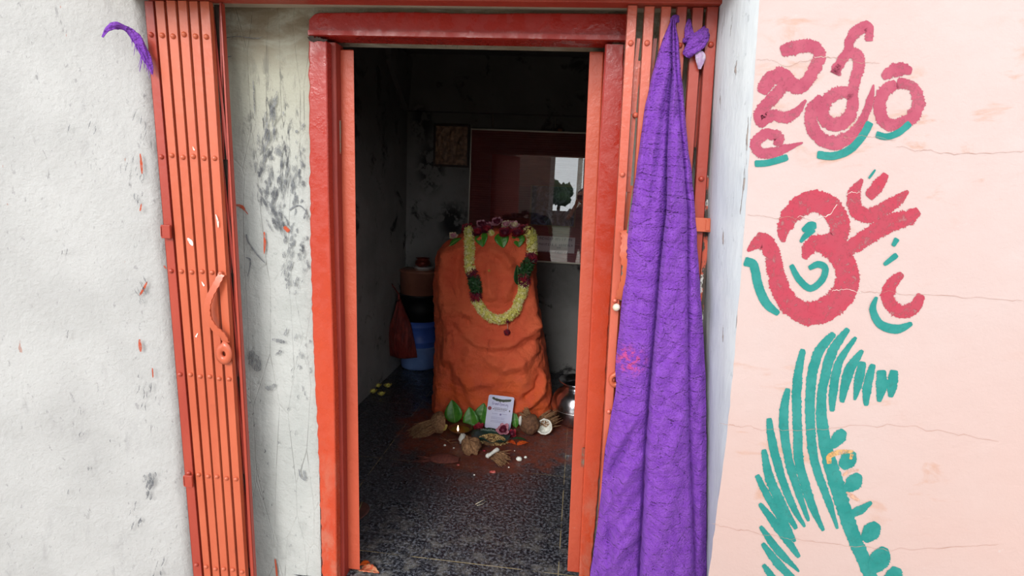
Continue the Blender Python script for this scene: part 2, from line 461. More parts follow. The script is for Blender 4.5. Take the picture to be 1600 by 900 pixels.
# recessed door wall: wavy plaster sheets around the opening
def wavy(x0, x1, z0, z1, y, yb, nx, nz, amp=.006, seed=0):
    mb = MB(); vs = []
    for j in range(nz+1):
        for i in range(nx+1):
            x = lerp(x0, x1, i/nx); z = lerp(z0, z1, j/nz)
            e = min(i, nx-i, 2)/2
            vs.append(Vector((x, y+amp*noise.noise(Vector((x*4, seed, z*2.5)))*2*min(1, e+.3), z)))
    fs = [(j*(nx+1)+i, j*(nx+1)+i+1, (j+1)*(nx+1)+i+1, (j+1)*(nx+1)+i) for j in range(nz) for i in range(nx)]
    mb.add(vs, fs)
    nn = nx+1
    ring = [i for i in range(nn)]+[j*nn+nx for j in range(1, nz+1)]+[nz*nn+i for i in range(nx-1, -1, -1)]+[j*nn for j in range(nz-1, 0, -1)]
    base = [Vector((mb.v[i].x, yb, mb.v[i].z)) for i in ring]
    top = [mb.v[i].copy() for i in ring]
    k = len(ring)
    mb.add(top+base, [(i, (i+1) % k, k+(i+1) % k, k+i)[::-1] for i in range(k)]+[tuple(k+i for i in range(k))])
    return mb
b = wavy(-1.44, -.89, -.15, ZS, YW, .10, 24, 70)
for q in (wavy(.06, .46, -.15, ZS, YW, .10, 16, 60, seed=3), wavy(-.89, .06, H+.44, ZS, YW, .10, 30, 6, seed=5)):
    for v in q.v:
        if v.x > .03: v.x += .05*(1-v.z/2.03)*max(0, 1-(v.x-.06)/.4)*(v.x > .059)*(v.z < H+.43)
    n0 = len(b.v); b.v += q.v; b.f += [[i+n0 for i in f] for f in q.f]; b.m += q.m
b.box(-1.44, 1.4, YW+.01, .10, ZS, 2.6)
b.box(.46, XR+.15, YW+.01, .10, 0, ZS)
b.box(XL-.15, -1.44, YW+.01, .10, 0, ZS)
wall_front = struct('wall_front', b, M['recess'], True, 'whitewashed recessed wall beside the door, brown stained at the top and smeared with charcoal')
for p in wall_front.data.polygons:
    p.use_smooth = len(p.vertices) == 4 and abs(p.normal.y) > .8
# soffit slab and the mass above it
b = MB(); b.box(-1.44, .5, -.33, YW+.01, ZS, ZS+.12)
struct('ceiling_porch', b, M['soffit'], label='cream lime-washed soffit over the gate recess')

# outer front walls and thick whitewashed reveals
YF = -.35
edge = [(1187,-60), (1187,0), (1178,130), (1170,260), (1160,400), (1148,550), (1135,690), (1120,800), (1107,900), (1096,1000), (1086,1090)]
edge_w = [PY(x, y, YF) for x, y in edge]
edge_tab = sorted([(p.z, p.x) for p in edge_w])
def edge_x(z): return interp(edge_tab, z)+.0025*noise.noise(Vector((z*22, 1, 1)))+.002*noise.noise(Vector((z*70, 1, 1)))
inner_tab = sorted((PY(x, y, -.15).z, PY(x, y, -.15).x) for x, y in [(1125,0),(1118,100),(1113,200),(1109,300),(1107,400),(1107,500),(1105,600),(1104,700),(1103,800),(1102,900)])
def inner_x(z): return interp(inner_tab, z)
# pink outer wall
b = MB(); nz, nx = 110, 60; vs = []
for j in range(nz+1):
    z = lerp(-.15, 3.0, j/nz)
    for i in range(nx+1):
        t = i/nx
        x = lerp(edge_x(z), 3.2, t**1.5)
        vs.append(Vector((x, YF, z)))
b.add(vs, [(j*(nx+1)+i, j*(nx+1)+i+1, (j+1)*(nx+1)+i+1, (j+1)*(nx+1)+i) for j in range(nz) for i in range(nx)])
b.box(.50, 3.2, YF+.012, -.03, -.15, 3.0)
wall_outer_right = struct('wall_outer_right', b, M['pink'], True, 'pink limewashed front wall with brush-painted writing')
for p in wall_outer_right.data.polygons: p.use_smooth = p.index < nz*nx
# whitewashed rounded reveal on the right
b = MB(); nz, ns = 120, 14; vs = []
for j in range(nz+1):
    z = lerp(-.15, 3.0, j/nz); ex = edge_x(z)+.001; ix = inner_x(max(0, min(z, 2.03)))
    for i in range(ns+1):
        t = i/ns
        # from the wall face, round the corner, back along the reveal
        y = lerp(YF+.0006, YW+.02, t**1.1)
        x = ex-(ex-ix)*(1-(1-min(1, t*1.65))**2.2)
        x += .003*noise.noise(Vector((z*7, t*3, 4)))*(1 if 0 < i else 0)
        vs.append(Vector((x, y, z)))
b.add(vs, [(j*(ns+1)+i, (j+1)*(ns+1)+i, (j+1)*(ns+1)+i+1, j*(ns+1)+i+1) for j in range(nz) for i in range(ns)])
b.add([Vector((edge_x(z)+.001, YF+.0006, z)) for z in [lerp(-.15,3,j/nz) for j in range(nz+1)]] +
      [Vector((.52, YF+.02, z)) for z in [lerp(-.15,3,j/nz) for j in range(nz+1)]],
      [(j, nz+1+j, nz+2+j, j+1) for j in range(nz)])
b.box(.53, .57, YF+.03, YW, -.15, 3.0)
struct('trim_3', b, M['pillar'], True, 'thick white limewashed reveal between the gate and the pink wall')
# left reveal and outer wall
b = MB(); nz, ns = 100, 26; vs = []
def lx(z): return interp([(0,-1.325), (.4,-1.335), (2.03,-1.385)], max(0, min(2.03, z)))-.02
for j in range(nz+1):
    z = lerp(-.15, 3.0, j/nz)
    for i in range(ns+1):
        t = i/ns; y = lerp(YW+.02, YF, min(1, t*1.25)); 
        x = lx(z) - .80*max(0, -.11-y)/.24*.75 - (0 if t < .8 else (t-.8)*.8) + .006*noise.noise(Vector((y*14, 7, z*5)))
        if t > .8: y = YF-.004
        vs.append(Vector((x, y, z)))
b.add(vs, [(j*(ns+1)+i, (j+1)*(ns+1)+i, (j+1)*(ns+1)+i+1, j*(ns+1)+i+1) for j in range(nz) for i in range(ns)][::1])
b.f = [f[::-1] for f in b.f]
struct('trim_4', b, M['leftwall'], True, 'rough whitewashed reveal left of the folded gate with orange paint marks')
b = MB(); b.box(-4.5, -2.02, YF-.002, -.04, -.15, 3.0); b.box(-2.1, -1.46, -.06, -.04, -.15, 3.0)
struct('wall_outer_left', b, M['leftwall'], label='rough whitewashed front wall at the far left')
b = MB(); b.box(-1.45, .54, YF, YW, ZS+.10, 3.0)  # out of view; included to block light from above
struct('wall_outer_top', b, M['pink'], label='unseen pink wall above the gate, added to block light')
b = MB(); b.box(-4.5, 3.2, YF-.02, YB+.2, 3.0, 3.12)  # unseen slab included to keep skylight off the shrine
struct('roof', b, M['concrete'], label='unseen flat concrete roof, added to block light')

# ================================================================ ribbons of paint on walls
def ribbon(mb, pts, width, mapf, lift=0., rag=.12, n=8, seed=0, px=True, taper=(0,0), mi=0):
    """pts: (x, y[, w]) in picture px of a survey plane; one filled stroke with ragged brush edge"""
    full = [(p[0], p[1], p[2] if len(p) > 2 else width) for p in pts]
    sp = smoothpath(full, n)
    vs = []; k = len(sp)
    for i, (x, y, w) in enumerate(sp):
        x0, y0 = sp[max(i-1,0)][:2]; x1, y1 = sp[min(i+1,k-1)][:2]
        dx, dy = x1-x0, y1-y0; L = math.hypot(dx, dy) or 1
        nx_, ny_ = -dy/L, dx/L
        e = 1.; kk = max(1, n//8)
        if taper[0] and i < k*.3: e = min(e, lerp(1-taper[0], 1, i/(k*.3)))
        if taper[1] and i > k*.7: e = min(e, lerp(1, 1-taper[1], (i-k*.7)/(k*.3)))
        ei = min(i, k-1-i)/kk
        if ei < 2: e *= lerp(.55, 1, math.sqrt(max(0, 1-(1-ei/2)**2)))
        for s_ in (-1, -.5, 0, .5, 1):
            w_ = w*.5*e*s_
            if abs(s_) == 1: w_ += rag*(min(w,22)*.30)*s_*(noise.noise(Vector((i*8./n*.35+seed*13, s_*5, seed)))*1.2+1.1*noise.noise(Vector((i*8./n*1.9+seed*3, s_*9, seed))))+(rag*min(w,22)*.35*s_*random.uniform(-.3,1)*(random.random()<.5) if n > 20 else 0)
            p = mapf(x+nx_*w_, y+ny_*w_)
            p.y -= lift
            vs.append(p)
    mb.add(vs, [(5*i+a, 5*i+a+1, 5*i+6+a, 5*i+5+a) for i in range(k-1) for a in range(4)], mi)
pw = lambda x, y: PY(x, y, YF-.0008)
def grid_paint(name, strokes, mat, label, z0, conv, parent=wall_outer_right, rag=.3):
    mb = MB()
    for i, st in enumerate(strokes):
        ribbon(mb, [(*conv(p[0], p[1]),)+((p[2]*conv.s*1.08,) if len(p) > 2 else ()) for p in st[1]], st[0]*conv.s*1.08, pw,
               z0+i*.00012, rag, 26, seed=i+len(strokes)+int(z0*1e5), taper=st[2] if len(st) > 2 else (0,0))
    o = mb.build(name, mat, parent); o['label'] = label
    return o
class Conv:
    def __init__(s, ox, oy, k): s.ox, s.oy, s.s = ox, oy, k
    def __call__(s, x, y): return (s.ox+x*s.s, s.oy+y*s.s)
z1 = Conv(1140, 0, .3); z2 = Conv(1140, 250, .3); z3 = Conv(1140, 500, .4441)
grid_paint('painted_letter', [
    (72, [(168,488,50),(200,425,70),(270,390,72),(325,440,72),(375,450,66),(415,405,56),(448,345,60),(470,285,56),(425,240,60),(340,248,66),(266,270,50)]),
    (60, [(300,430,60),(235,500,56),(165,580,60),(165,632,56),(225,600,50),(290,612,56),(350,580,40),(398,520,12)]),
    (50, [(245,760,40),(255,715,50),(190,698,50),(135,745,52),(160,795,48),(225,795,50),(300,770,34),(382,742,8)]),
    ], M['rose'], 'rose pink Telugu letter, leftmost on the upper line', .0002, z1)
grid_paint('painted_letter', [
    (56, [(725,215,36),(722,140,48),(665,160,56),(625,215,44),(620,262,40)]),
    (60, [(572,335,20),(548,385,48),(575,330,46),(620,275,50),(665,290,56),(672,350,56),(650,430,50),(640,500,50)]),
    (70, [(640,490,50),(640,560,56),(610,620,64),(545,650,66),(492,615,60),(490,550,60),(540,495,60),(600,480,56),(640,500,50)]),
    (60, [(478,500,26),(430,565,56),(428,655,62),(480,725,64),(555,742,66),(640,700,56),(700,610,40),(732,520,34),(750,440,8)]),
    ], M['rose'], 'rose pink Telugu letter with a tall looped top, middle of the upper line', .0002, z1)
grid_paint('painted_letter', [
    (60, [(795,405,30),(845,372,60),(900,360,60),(950,372,30)]),
    (66, [(870,432,50),(800,485,58),(782,570,60),(812,640,58),(880,648,58),(950,610,60),(985,530,60),(950,450,50),(870,432,50)]),
    ], M['rose'], 'rose pink Telugu letter at the right end of the upper line', .0002, z1)
grid_paint('painted_letter', [
    (96, [(280,428,20),(282,355,64),(340,265,96),(430,215,104),(520,245,106),(572,330,100),(560,410,84),(500,428,76),(425,445,72),(388,515,26)]),
    (100, [(470,440,66),(560,490,96),(612,580,110),(600,680,116),(520,765,116),(425,800,112),(330,765,100),(268,680,90),(238,570,80),(218,480,74),(170,420,76),(92,474,14)]),
    (80, [(600,470,70),(680,425,76),(770,365,80),(860,320,84),(930,300,70),(985,262,40)]),
    (60, [(690,98,16),(648,180,62),(660,260,68),(722,290,70),(800,258,66),(880,205,50),(930,160,14)]),
    (60, [(816,72,30),(775,130,56),(722,196,46)]),
    ], M['crimson'], 'large crimson Om symbol with dot and crescent', .0002, z2)
grid_paint('painted_letter', [
    (60, [(900,590,30),(835,660,62),(830,740,62),(890,790,62),(960,770,60),(1000,700,40)]),
    ], M['crimson'], 'crimson letter cut by the right edge, right of the Om symbol', .0002, z2)
grid_paint('painted_shadow', [(32, [(130,852),(200,848),(304,818)]), (38, [(455,805),(540,812),(625,780),(690,710),(732,636)]), (32, [(762,698),(815,712),(880,690),(940,640)])],
    M['teal'], 'teal brush strokes under the upper line of letters', .0006, z1, rag=.1)
grid_paint('painted_shadow', [
    (44, [(76,528),(125,548),(148,650),(190,745),(256,802,26)]),
    (30, [(378,368,20),(420,345,44),(452,342,28)]), (28, [(440,360),(395,395),(368,428,14)]),
    (32, [(320,545,24),(360,620),(420,668),(480,625),(498,565),(460,543),(412,565,22)]),
    (30, [(872,492),(803,546,20)]), (28, [(872,408),(850,448,20)]),
    (34, [(765,712,16),(745,780),(785,855,40),(870,880,44),(950,850,20)]),
    (18, [(758,50,10),(724,96,12)]),
    ], M['teal'], 'teal brush strokes shadowing the Om symbol', .0006, z2, rag=.1)
fr = [
    (30, [(258,102,18),(240,200),(236,300),(240,400),(245,500),(285,640,28),(330,742,12)]),
    (30, [(368,46,22),(310,120,32),(285,240,32),(286,400),(305,520,28),(345,630,24),(380,735,10)]),
    (40, [(418,30,18),(360,115,32),(325,260,30),(330,400,40),(370,560,46),(425,730,46),(470,840,42),(520,960,44)]),
    (24, [(445,60,12),(385,150,26),(365,250,28),(360,322,16)]),
    (30, [(468,106,14),(420,180,34),(394,290,18)]),
    (24, [(468,146,24),(455,210,30),(440,282,10)]),
    (24, [(505,155,18),(485,230,30),(480,302,16)]),
    (34, [(533,176,28),(535,230,36),(525,288,14)]),
    (32, [(578,176,26),(572,230,34),(566,272,14)]),
    (28, [(205,240,18),(190,340,30),(205,480,28),(240,600,24),(278,708,12)]),
    (26, [(138,345,18),(152,440,28),(185,560,26),(225,660,22),(265,728,10)]),
    (26, [(120,455,18),(142,560,30),(190,660,28),(235,735,14)]),
    (24, [(95,545,18),(140,630,24),(190,710,26),(230,780,12)]),
    (24, [(105,645,14),(170,730,28),(245,835,16)]),
    (24, [(108,725,14),(170,810,26),(245,885,8)]),
    (24, [(115,785,14),(160,845,26),(215,905,24),(260,960,10)]),
    (22, [(118,860,14),(150,905,22),(190,960,12)]),
    (42, [(404,388,20),(385,412,44),(358,448,20)]), (48, [(432,460,22),(418,490,54),(392,520,26)]), (50, [(455,540,20),(438,570,52),(405,600,20)]),
    (26, [(500,640,10),(460,668,28),(425,682,22)]), (50, [(520,714,26),(498,745,58),(470,776,24)]),
    (62, [(548,800,26),(528,842,68),(498,884,26)]), (50, [(590,870,30),(575,910,60),(555,950,30)]),
]
for i, st in enumerate(fr):
    o = grid_paint('painted_frond', [st], M['teal'], 'teal painted leaf frond stroke', .0002+i*.00002, z3, rag=.2)
    del o['label']
grid_paint('painted_smear', [(16, [(352,505),(350,480),(385,465),(435,462,8)]), (12, [(430,470),(425,490,8)])], M['ochre'], 'ochre paint smear across the frond', .0009, z3, rag=.3)
grid_paint('painted_smear', [(12, [(398,548,8),(425,530),(455,528,6)]), (14, [(410,605,6),(435,622),(458,640,8)])], M['peach'], 'pale orange smears', .0008, z3, rag=.3)
# cracks
def cracks(paths, mat, name='plaster_crack', w=.8):
    mb = MB()
    for i, pth in enumerate(paths):
        sp = smoothpath([(x, y) for x, y in pth], 22)
        sp = [(x+.9*noise.noise(Vector((x*.12, y*.1, i))), y+5*noise.noise(Vector((x*.05, i, 3)))+2.5*noise.noise(Vector((x*.25, i, 5))), w*(.35+1.1*abs(noise.noise(Vector((x*.08, i, 9)))))) for x, y in sp]
        ribbon(mb, sp, w, pw, .0009, .4, 1, seed=i)
    return mb.build(name, mat, wall_outer_right)
cracks([[(1182,92),(1205,94),(1225,102),(1255,98),(1272,89),(1300,90),(1340,98),(1375,96)],
        [(1168,335),(1210,340),(1245,341)], [(1125,660),(1170,668),(1250,672),(1400,665),(1560,690)],
        [(1112,818),(1180,832),(1270,846),(1400,858),(1560,850)], [(1318,215),(1345,213),(1400,218)], [(1345,455),(1400,458),(1600,470)],
        [(1400,230),(1500,240),(1600,236)]], M['crack'])
cracks([[(1245,341),(1290,338),(1308,320)], [(1300,455),(1320,452),(1345,458)], [(1322,305),(1345,300)], [(1272,89),(1290,90)]], M['crackp'], 'plaster_crack', 1.3)
# marks on the recessed wall and the left reveal
pr = lambda x, y: PY(x, y, YW-.0075)
mb = MB()
for i, (w, pts) in enumerate([
    (2.4, [(395,122,1),(397,150,3),(398,182,1)]), (7, [(434,142,3),(429,160,7),(425,176,7)]),
    (16, [(391,548,8),(398,565,18),(404,580,8)]), (5, [(425,530,4),(438,533,6),(446,535,3)]), (6, [(414,605,4),(424,606,8),(430,600,4)]),
    (5, [(474,735,3),(477,750,6)]), (6, [(430,555,3),(440,548,5)])]):
    ribbon(mb, pts, w, pr, .0004+.00005*i, .5, 8, seed=i)
rs_ = random.Random(11)
def streaks(n, path, sx_, wmin, wmax, lmin, lmax, slant=-.15):
    sp = smoothpath(path, 10)
    for q in range(n):
        a = sp[rs_.randrange(len(sp))]; x = a[0]+rs_.gauss(0, sx_); y = a[1]+rs_.uniform(-12, 12); L = rs_.uniform(lmin, lmax); w = rs_.uniform(wmin, wmax)
        sl_ = slant+rs_.uniform(-.25,.25); m = rs_.uniform(-2,2)
        ribbon(mb, [(x-sl_*L*.5, y-L/2, w*.3), (x+m, y, w), (x+sl_*L*.5, y+L/2, w*.3)], w, pr, .0004+.00001*(q % 40), .5, 4, seed=q)
streaks(60, [(428,180),(414,215),(412,260),(420,300),(438,345)], 7, 1.2, 5, 8, 26)
streaks(42, [(432,215),(442,250),(448,290),(446,330)], 9, 1, 4.5, 6, 22)
streaks(36, [(404,300),(416,318),(432,345),(442,358)], 6, 1, 6, 10, 24, .35)
streaks(30, [(466,200),(469,250),(458,300),(472,330)], 5, 1, 5, 5, 18)
streaks(55, [(448,372),(456,395),(452,430),(462,450)], 7, 1, 4, 4, 14)
streaks(26, [(472,380),(474,420)], 5, 1, 4, 4, 12)
streaks(24, [(450,520),(474,560),(468,640),(440,700)], 12, .8, 3, 4, 12)
streaks(20, [(370,450),(380,560),(400,700),(430,820)], 14, .8, 2, 3, 8)
for cx_, cy_, r_ in ((436,238,6),(425,246,4),(421,282,5),(436,282,6),(472,257,5),(474,287,5),(443,350,5)):
    ribbon(mb, [(cx_-r_*.3, cy_-r_, r_*.6), (cx_, cy_, r_*1.1), (cx_+r_*.2, cy_+r_, r_*.5)], r_, pr, .0009, .5, 6, seed=cx_)
o = mb.build('charcoal_smear', M['charcoal'], wall_front); o['label'] = 'grey charcoal rubbings on the whitewash'
mb = MB()
for i, (w, pts) in enumerate([
    (2.2, [(385,366),(388,378),(402,398),(414,411,1)]), (2, [(384,402,1),(391,406,3),(390,420,1.5),(387,432,.8)]), (2, [(452,328),(462,322),(470,322),(478,330,1)]),
    (1.2, [(350,60),(370,57),(400,60),(412,57,.6)]), (1.5, [(350,90),(362,88)]), (1.6, [(467,733),(470,745,2),(478,752,1)])]):
    ribbon(mb, pts, w, pr, .0009, .3, 8, seed=i+40)
mb.build('scratch', M['charcoal2'], wall_front)['label'] = 'thin dark scratches'
mb = MB()
for i, (w, pts) in enumerate([(3, [(368,320,2),(378,323,5),(384,330,2),(388,335,1)]), (4, [(413,362,2),(414,380,4),(413,397,1)]), (2.5, [(430,873,2),(432,890,3),(434,915,2)]), (5, [(444,354),(452,362,6)])]):
    ribbon(mb, pts, w, pr, .0011, .3, 8, seed=i+60)
mb.build('paint_drip', M['orange_mark'], wall_front)['label'] = 'small orange paint drips'
pl_ = lambda x, y: PX(x, y, -1.3)
def on_left(x, y):
    r = ray(x, y); 
    best = None
    for q in range(241):
        yy = lerp(-.10, -.35, q/240); p = CAM + r*((yy-CAM.y)/r.y); d = abs(p.x-(lx(p.z)-.80*max(0, -.11-yy)/.24*.75))
        if best is None or d < best[0]: best = (d, p)
    return best[1]-r.normalized()*.012
mb = MB()
for i, (w, pts) in enumerate([(4, [(219,240,2),(221,258,4),(222,272,2)]), (5, [(218,530,3),(219,542,5),(220,550,2)]), (4, [(230,440,2),(224,452,4),(218,462,2)]), (3, [(221,318,2),(219,330,3)]), (2, [(238,575),(239,590)]), (2.6, [(256,415),(260,420)])]):
    ribbon(mb, pts, w, on_left, 0, .3, 6, seed=i+80)
mb.build('paint_drip', M['orange_mark'], bpy.data.objects['trim_4'])['label'] = 'small orange paint drips'
mb = MB(); pr0 = pr; pr = on_left
streaks(10, [(222,262),(214,300),(208,330)], 5, 1, 3, 5, 16); streaks(12, [(232,445),(224,455),(214,470)], 4, 1, 3, 5, 16, .5); streaks(10, [(218,590),(232,610),(226,630)], 7, 1, 2.5, 5, 18)
streaks(14, [(236,745),(234,770)], 5, 3, 7, 6, 14); streaks(12, [(210,800),(238,870),(246,900)], 6, 1, 3, 6, 20); streaks(14, [(215,180),(225,220),(205,260)], 8, .6, 2, 6, 20)
streaks(14, [(120,200),(90,500),(150,760)], 20, 1, 3, 5, 18)
mb.build('charcoal_smear', M['charcoal'], bpy.data.objects['trim_4'])['label'] = 'faint grey scuffs'
pr = pr0

# ================================================================ door
door = empty('door_1', (-.40, .0, 0), 'double-leaf wooden shrine door in a sloppily painted red-orange frame, both leaves open inwards', kind='structure')
YD = -.055                                # frame face
def outline_strip(mb, left, right, y0, y1, n=120, rag=.0065, mi=0, seed=0, ragR=0.):
    """vertical member between two px polylines [(x, y)...] at plane y0, back at y1"""
    L_ = [PY(x, y, y0) for x, y in left]; R_ = [PY(x, y, y0) for x, y in right]
    lt = sorted([(p.z, p.x) for p in L_]); rt = sorted([(p.z, p.x) for p in R_])
    zt = max(p[0] for p in lt); zb = -.13
    def ext(tab, z):
        if z < tab[0][0]:
            (za, xa), (zb_, xb) = tab[0], tab[-1]; return xa+(z-za)*(xb-xa)/(zb_-za)
        return interp(tab, z)
    vs = []
    for i in range(n+1):
        z = lerp(zb, zt, i/n)
        a = ext(lt, z)+rag*(noise.noise(Vector((z*30, seed, 0)))+.6*noise.noise(Vector((z*90, seed, 0))))
        c = ext(rt, z)+ragR*(noise.noise(Vector((z*30, seed+5, 0))))
        vs += [Vector((a, y0+.003, z)), Vector((a+.004, y0, z)), Vector((c-.003, y0, z)), Vector((c, y0+.003, z)), Vector((c, y1, z)), Vector((a, y1, z))]
    fs = [(6*i+j, 6*i+(j+1) % 6, 6*i+6+(j+1) % 6, 6*i+6+j) for i in range(n) for j in range(6)]
    fs += [(5,4,3,2,1,0), tuple(6*n+j for j in range(6))]
    mb.add(vs, fs, mi)
b = MB()
outline_strip(b, [(482,64),(483,200),(485,400),(490,560),(496,680),(500,780),(503,900)], [(510,64),(513,300),(522,600),(525,780),(526,900)], YD, .03, seed=1)
jl = b.build('door_jamb', M['frame'], door); 
b = MB()
outline_strip(b, [(946,69),(936,250),(921,560),(905,900)], [(975,69),(972,200),(960,380),(950,520),(943,660),(932,800),(922,900)], YD, .03, rag=.0, seed=2, ragR=.003)
jr = b.build('door_jamb', M['frame'], door)
# inner stop of the left jamb
b = MB()
outline_strip(b, [(511,66),(514,300),(524,600),(527,900)], [(524,66),(527,300),(534,600),(538,900)], YD+.035, .04, rag=0, seed=3)
o = b.build('jamb_stop', M['gate_d'], door)
# lintel with ragged painted top
b = MB(); n = 120; vs = []
zl0 = H+.437
for i in range(n+1):
    px = lerp(483, 979, i/n)
    top = interp([(483,30),(490,22),(500,19.5),(560,19),(640,18.5),(700,20),(760,21),(830,20),(979,21)], px)+.8*noise.noise(Vector((px*.09, 2, 2)))
    p = PY(px, top, YD); q = PY(px, interp([(483,62),(979,68)], px), YD)
    vs += [Vector((p.x, YD+.003, p.z)), Vector((p.x, YD, p.z-.003)), Vector((q.x, YD, zl0+.018)), Vector((q.x, YD-.008, zl0+.016)), Vector((q.x, YD-.008, zl0+.002)), Vector((q.x, YD, zl0)), Vector((q.x, .03, zl0)), Vector((p.x, .03, p.z))]
b.add(vs, [(8*i+(j+1) % 8, 8*i+j, 8*i+8+j, 8*i+8+(j+1) % 8) for i in range(n) for j in range(8)])
b.add([v.copy() for v in vs[:8]]+[v.copy() for v in vs[-8:]], [tuple(range(8)), tuple(range(15,7,-1))])
b.build('lintel', M['frame'], door)
# leaves: thick plank doors with ledges, swung inwards
def leaf(name, hinge_top, hinge_bot, width, th, dirv, label, sx):
    """hinge corners px on plane y=.02; dirv: horizontal direction of the leaf"""
    r = empty(name, (0,0,0)); r.parent = door; r.location = Vector((0,0,0))-Vector(door.location)
    a = PY(*hinge_top, .02); c = PY(*hinge_bot, .02); c.z = max(c.z, .012)
    d = Vector(dirv).normalized(); nrm = Vector((1,0,0))*th
    mb = MB()
    cc = [c, c+nrm, c+nrm+d*width, c+d*width, a, a+nrm, a+nrm+d*width, a+d*width]
    mb.hexa(cc)
    o = mb.build('leaf_panel', M['leaf'], r); bevel(o, .004)
    for z in (.25, .95, 1.65):                       # ledges on the back
        mb = MB(); s_ = d*.04; t_ = d*(width-.03)
        base = lerp(c, a, z/1.93)
        off = nrm if sx > 0 else Vector((0,0,0)); out = Vector((.02*sx,0,0))
        q = [base+off+s_, base+off+s_+out, base+off+t_+out, base+off+t_]
        mb.hexa(q+[v+Vector((0,0,.09)) for v in q]); bevel(mb.build('ledge', M['leaf'], r), .002)
    r['label'] = label
    return r
lf = leaf('door_leaf', (527.5,77), (541,893), .40, .056, (-.62,.79,0), 'left door leaf seen by its thick orange edge', -1)
rf_ = leaf('door_leaf', (921,80), (886,893), .40, .045, (.16,.99,0), 'right door leaf seen by its orange edge', 1)
# hinges: dark strap iron, worn
def hinge(px, py, h=.07, parent=door):
    mb = MB(); p = PY(px, py, .01)
    mb.tube([p, p-Vector((0,0,h))], .006, 10)
    mb.box(p.x-.010, p.x+.006, p.y-.002, p.y+.001, p.z-h, p.z)
    return mb.build('hinge', M['hinge'], parent)
hinge(530, 188, .11); hinge(537, 770, .09)
hinge(944, 240, .07); hinge(914, 700, .07)
mb = MB()
ribbon(mb, [(482,61,5),(486,59,9),(490,62,7),(498,61,5),(505,63,4),(511,62,2)], 6, lambda x, y: PY(x, y, YD-.0012), 0, .9, 8, seed=5)
mb.build('burnt_patch', M['dark'], door)['label'] = 'black burnt patch at the corner of the frame'

# ================================================================ folding gate
YG = -.15
rows = [408, 43, -328, -689, -1055, -1417]
rz = [H+r/1000 for r in rows]
def channel(mb, x0t, x1t, x0b, x1b, zt, zb, y0, depth=.018, th=.003):
    """U channel with its flat web to the viewer; x at top and bottom"""
    for (xa, xb, xc, xd, ya, yb) in ((x0t, x1t, x0b, x1b, y0, y0+th), (x0t, x0t+th, x0b, x0b+th, y0, y0+depth), (x1t-th, x1t, x1b-th, x1b, y0, y0+depth)):
        mb.hexa([(xc,ya,zb),(xd,ya,zb),(xd,yb,zb),(xc,yb,zb),(xa,ya,zt),(xb,ya,zt),(xb,yb,zt),(xa,yb,zt)])
RV = None
def rivet(p, mat, parent, r=.0074):
    global RV
    if RV is None or RV[1] is not mat:
        mb = MB(); prof = [(r*1.12,0),(r*1.1,.002),(r*.92,.0055),(r*.55,.0078),(.0001,.0086)]
        vs = []; fs = []; n = 14
        for (q, h) in prof:
            for j in range(n): vs.append((q*math.cos(2*PI*j/n), -h, q*math.sin(2*PI*j/n)))
        for i in range(len(prof)-1):
            for j in range(n): fs.append((i*n+j, i*n+(j+1) % n, (i+1)*n+(j+1) % n, (i+1)*n+j))
        me = bpy.data.meshes.new('rivet'); me.from_pydata(vs, [], fs); me.materials.append(mat)
        for pl in me.polygons: pl.use_smooth = True
        RV = (me, mat)
    o = bpy.data.objects.new('rivet', RV[0]); col.objects.link(o); o.parent = parent
    o.location = Vector(p)-world_loc(parent); return o
ZT, ZB0 = H+.509, -.13
def zx(px0, px900, z, y):
    """x of a slat line given its px at the top and bottom picture edges"""
    a = PY(px0, 0, y); c = PY(px900, 900, y)
    return lerp(c.x, a.x, (z-c.z)/(a.z-c.z))
def slat(parent, t0, t1, b0, b1, y, mat, riv=True, name='gate_slat', rvz=rz, zb=ZB0):
    mb = MB()
    channel(mb, zx(t0,b0,ZT,y), zx(t1,b1,ZT,y), zx(t0,b0,zb,y), zx(t1,b1,zb,y), ZT, zb, y)
    o = mb.build(name, mat, parent); bevel(o, .0012, 2)
    if riv:
        for i, z in enumerate(rvz):
            if z < .03: continue
            xm = (zx(t0,b0,z,y)+zx(t1,b1,z,y))/2+random.uniform(-.001,.001)
            rivet((xm, y, z+random.uniform(-.004,.004)), mat, o)
    return o
gl = empty('folding_gate', (-1.25, YG, 0), 'bundle of orange riveted gate slats folded against the left reveal', 'gate', 'folding gate halves')
L_sl = [((225,239),(302,316),.004,'gate_b'), ((241.5,256),(318.5,329.5),0,'gate'), ((259,274),(332,343.5),-.004,'gate'), ((277,291.5),(345,357),-.004,'gate'), ((294.5,308.5),(359,370.5),0,'gate'), ((311.5,327),(373,384.5),0,'gate')]
for (t, bb, dy, mt) in L_sl: slat(gl, t[0], t[1], bb[0], bb[1], YG+dy, M[mt])
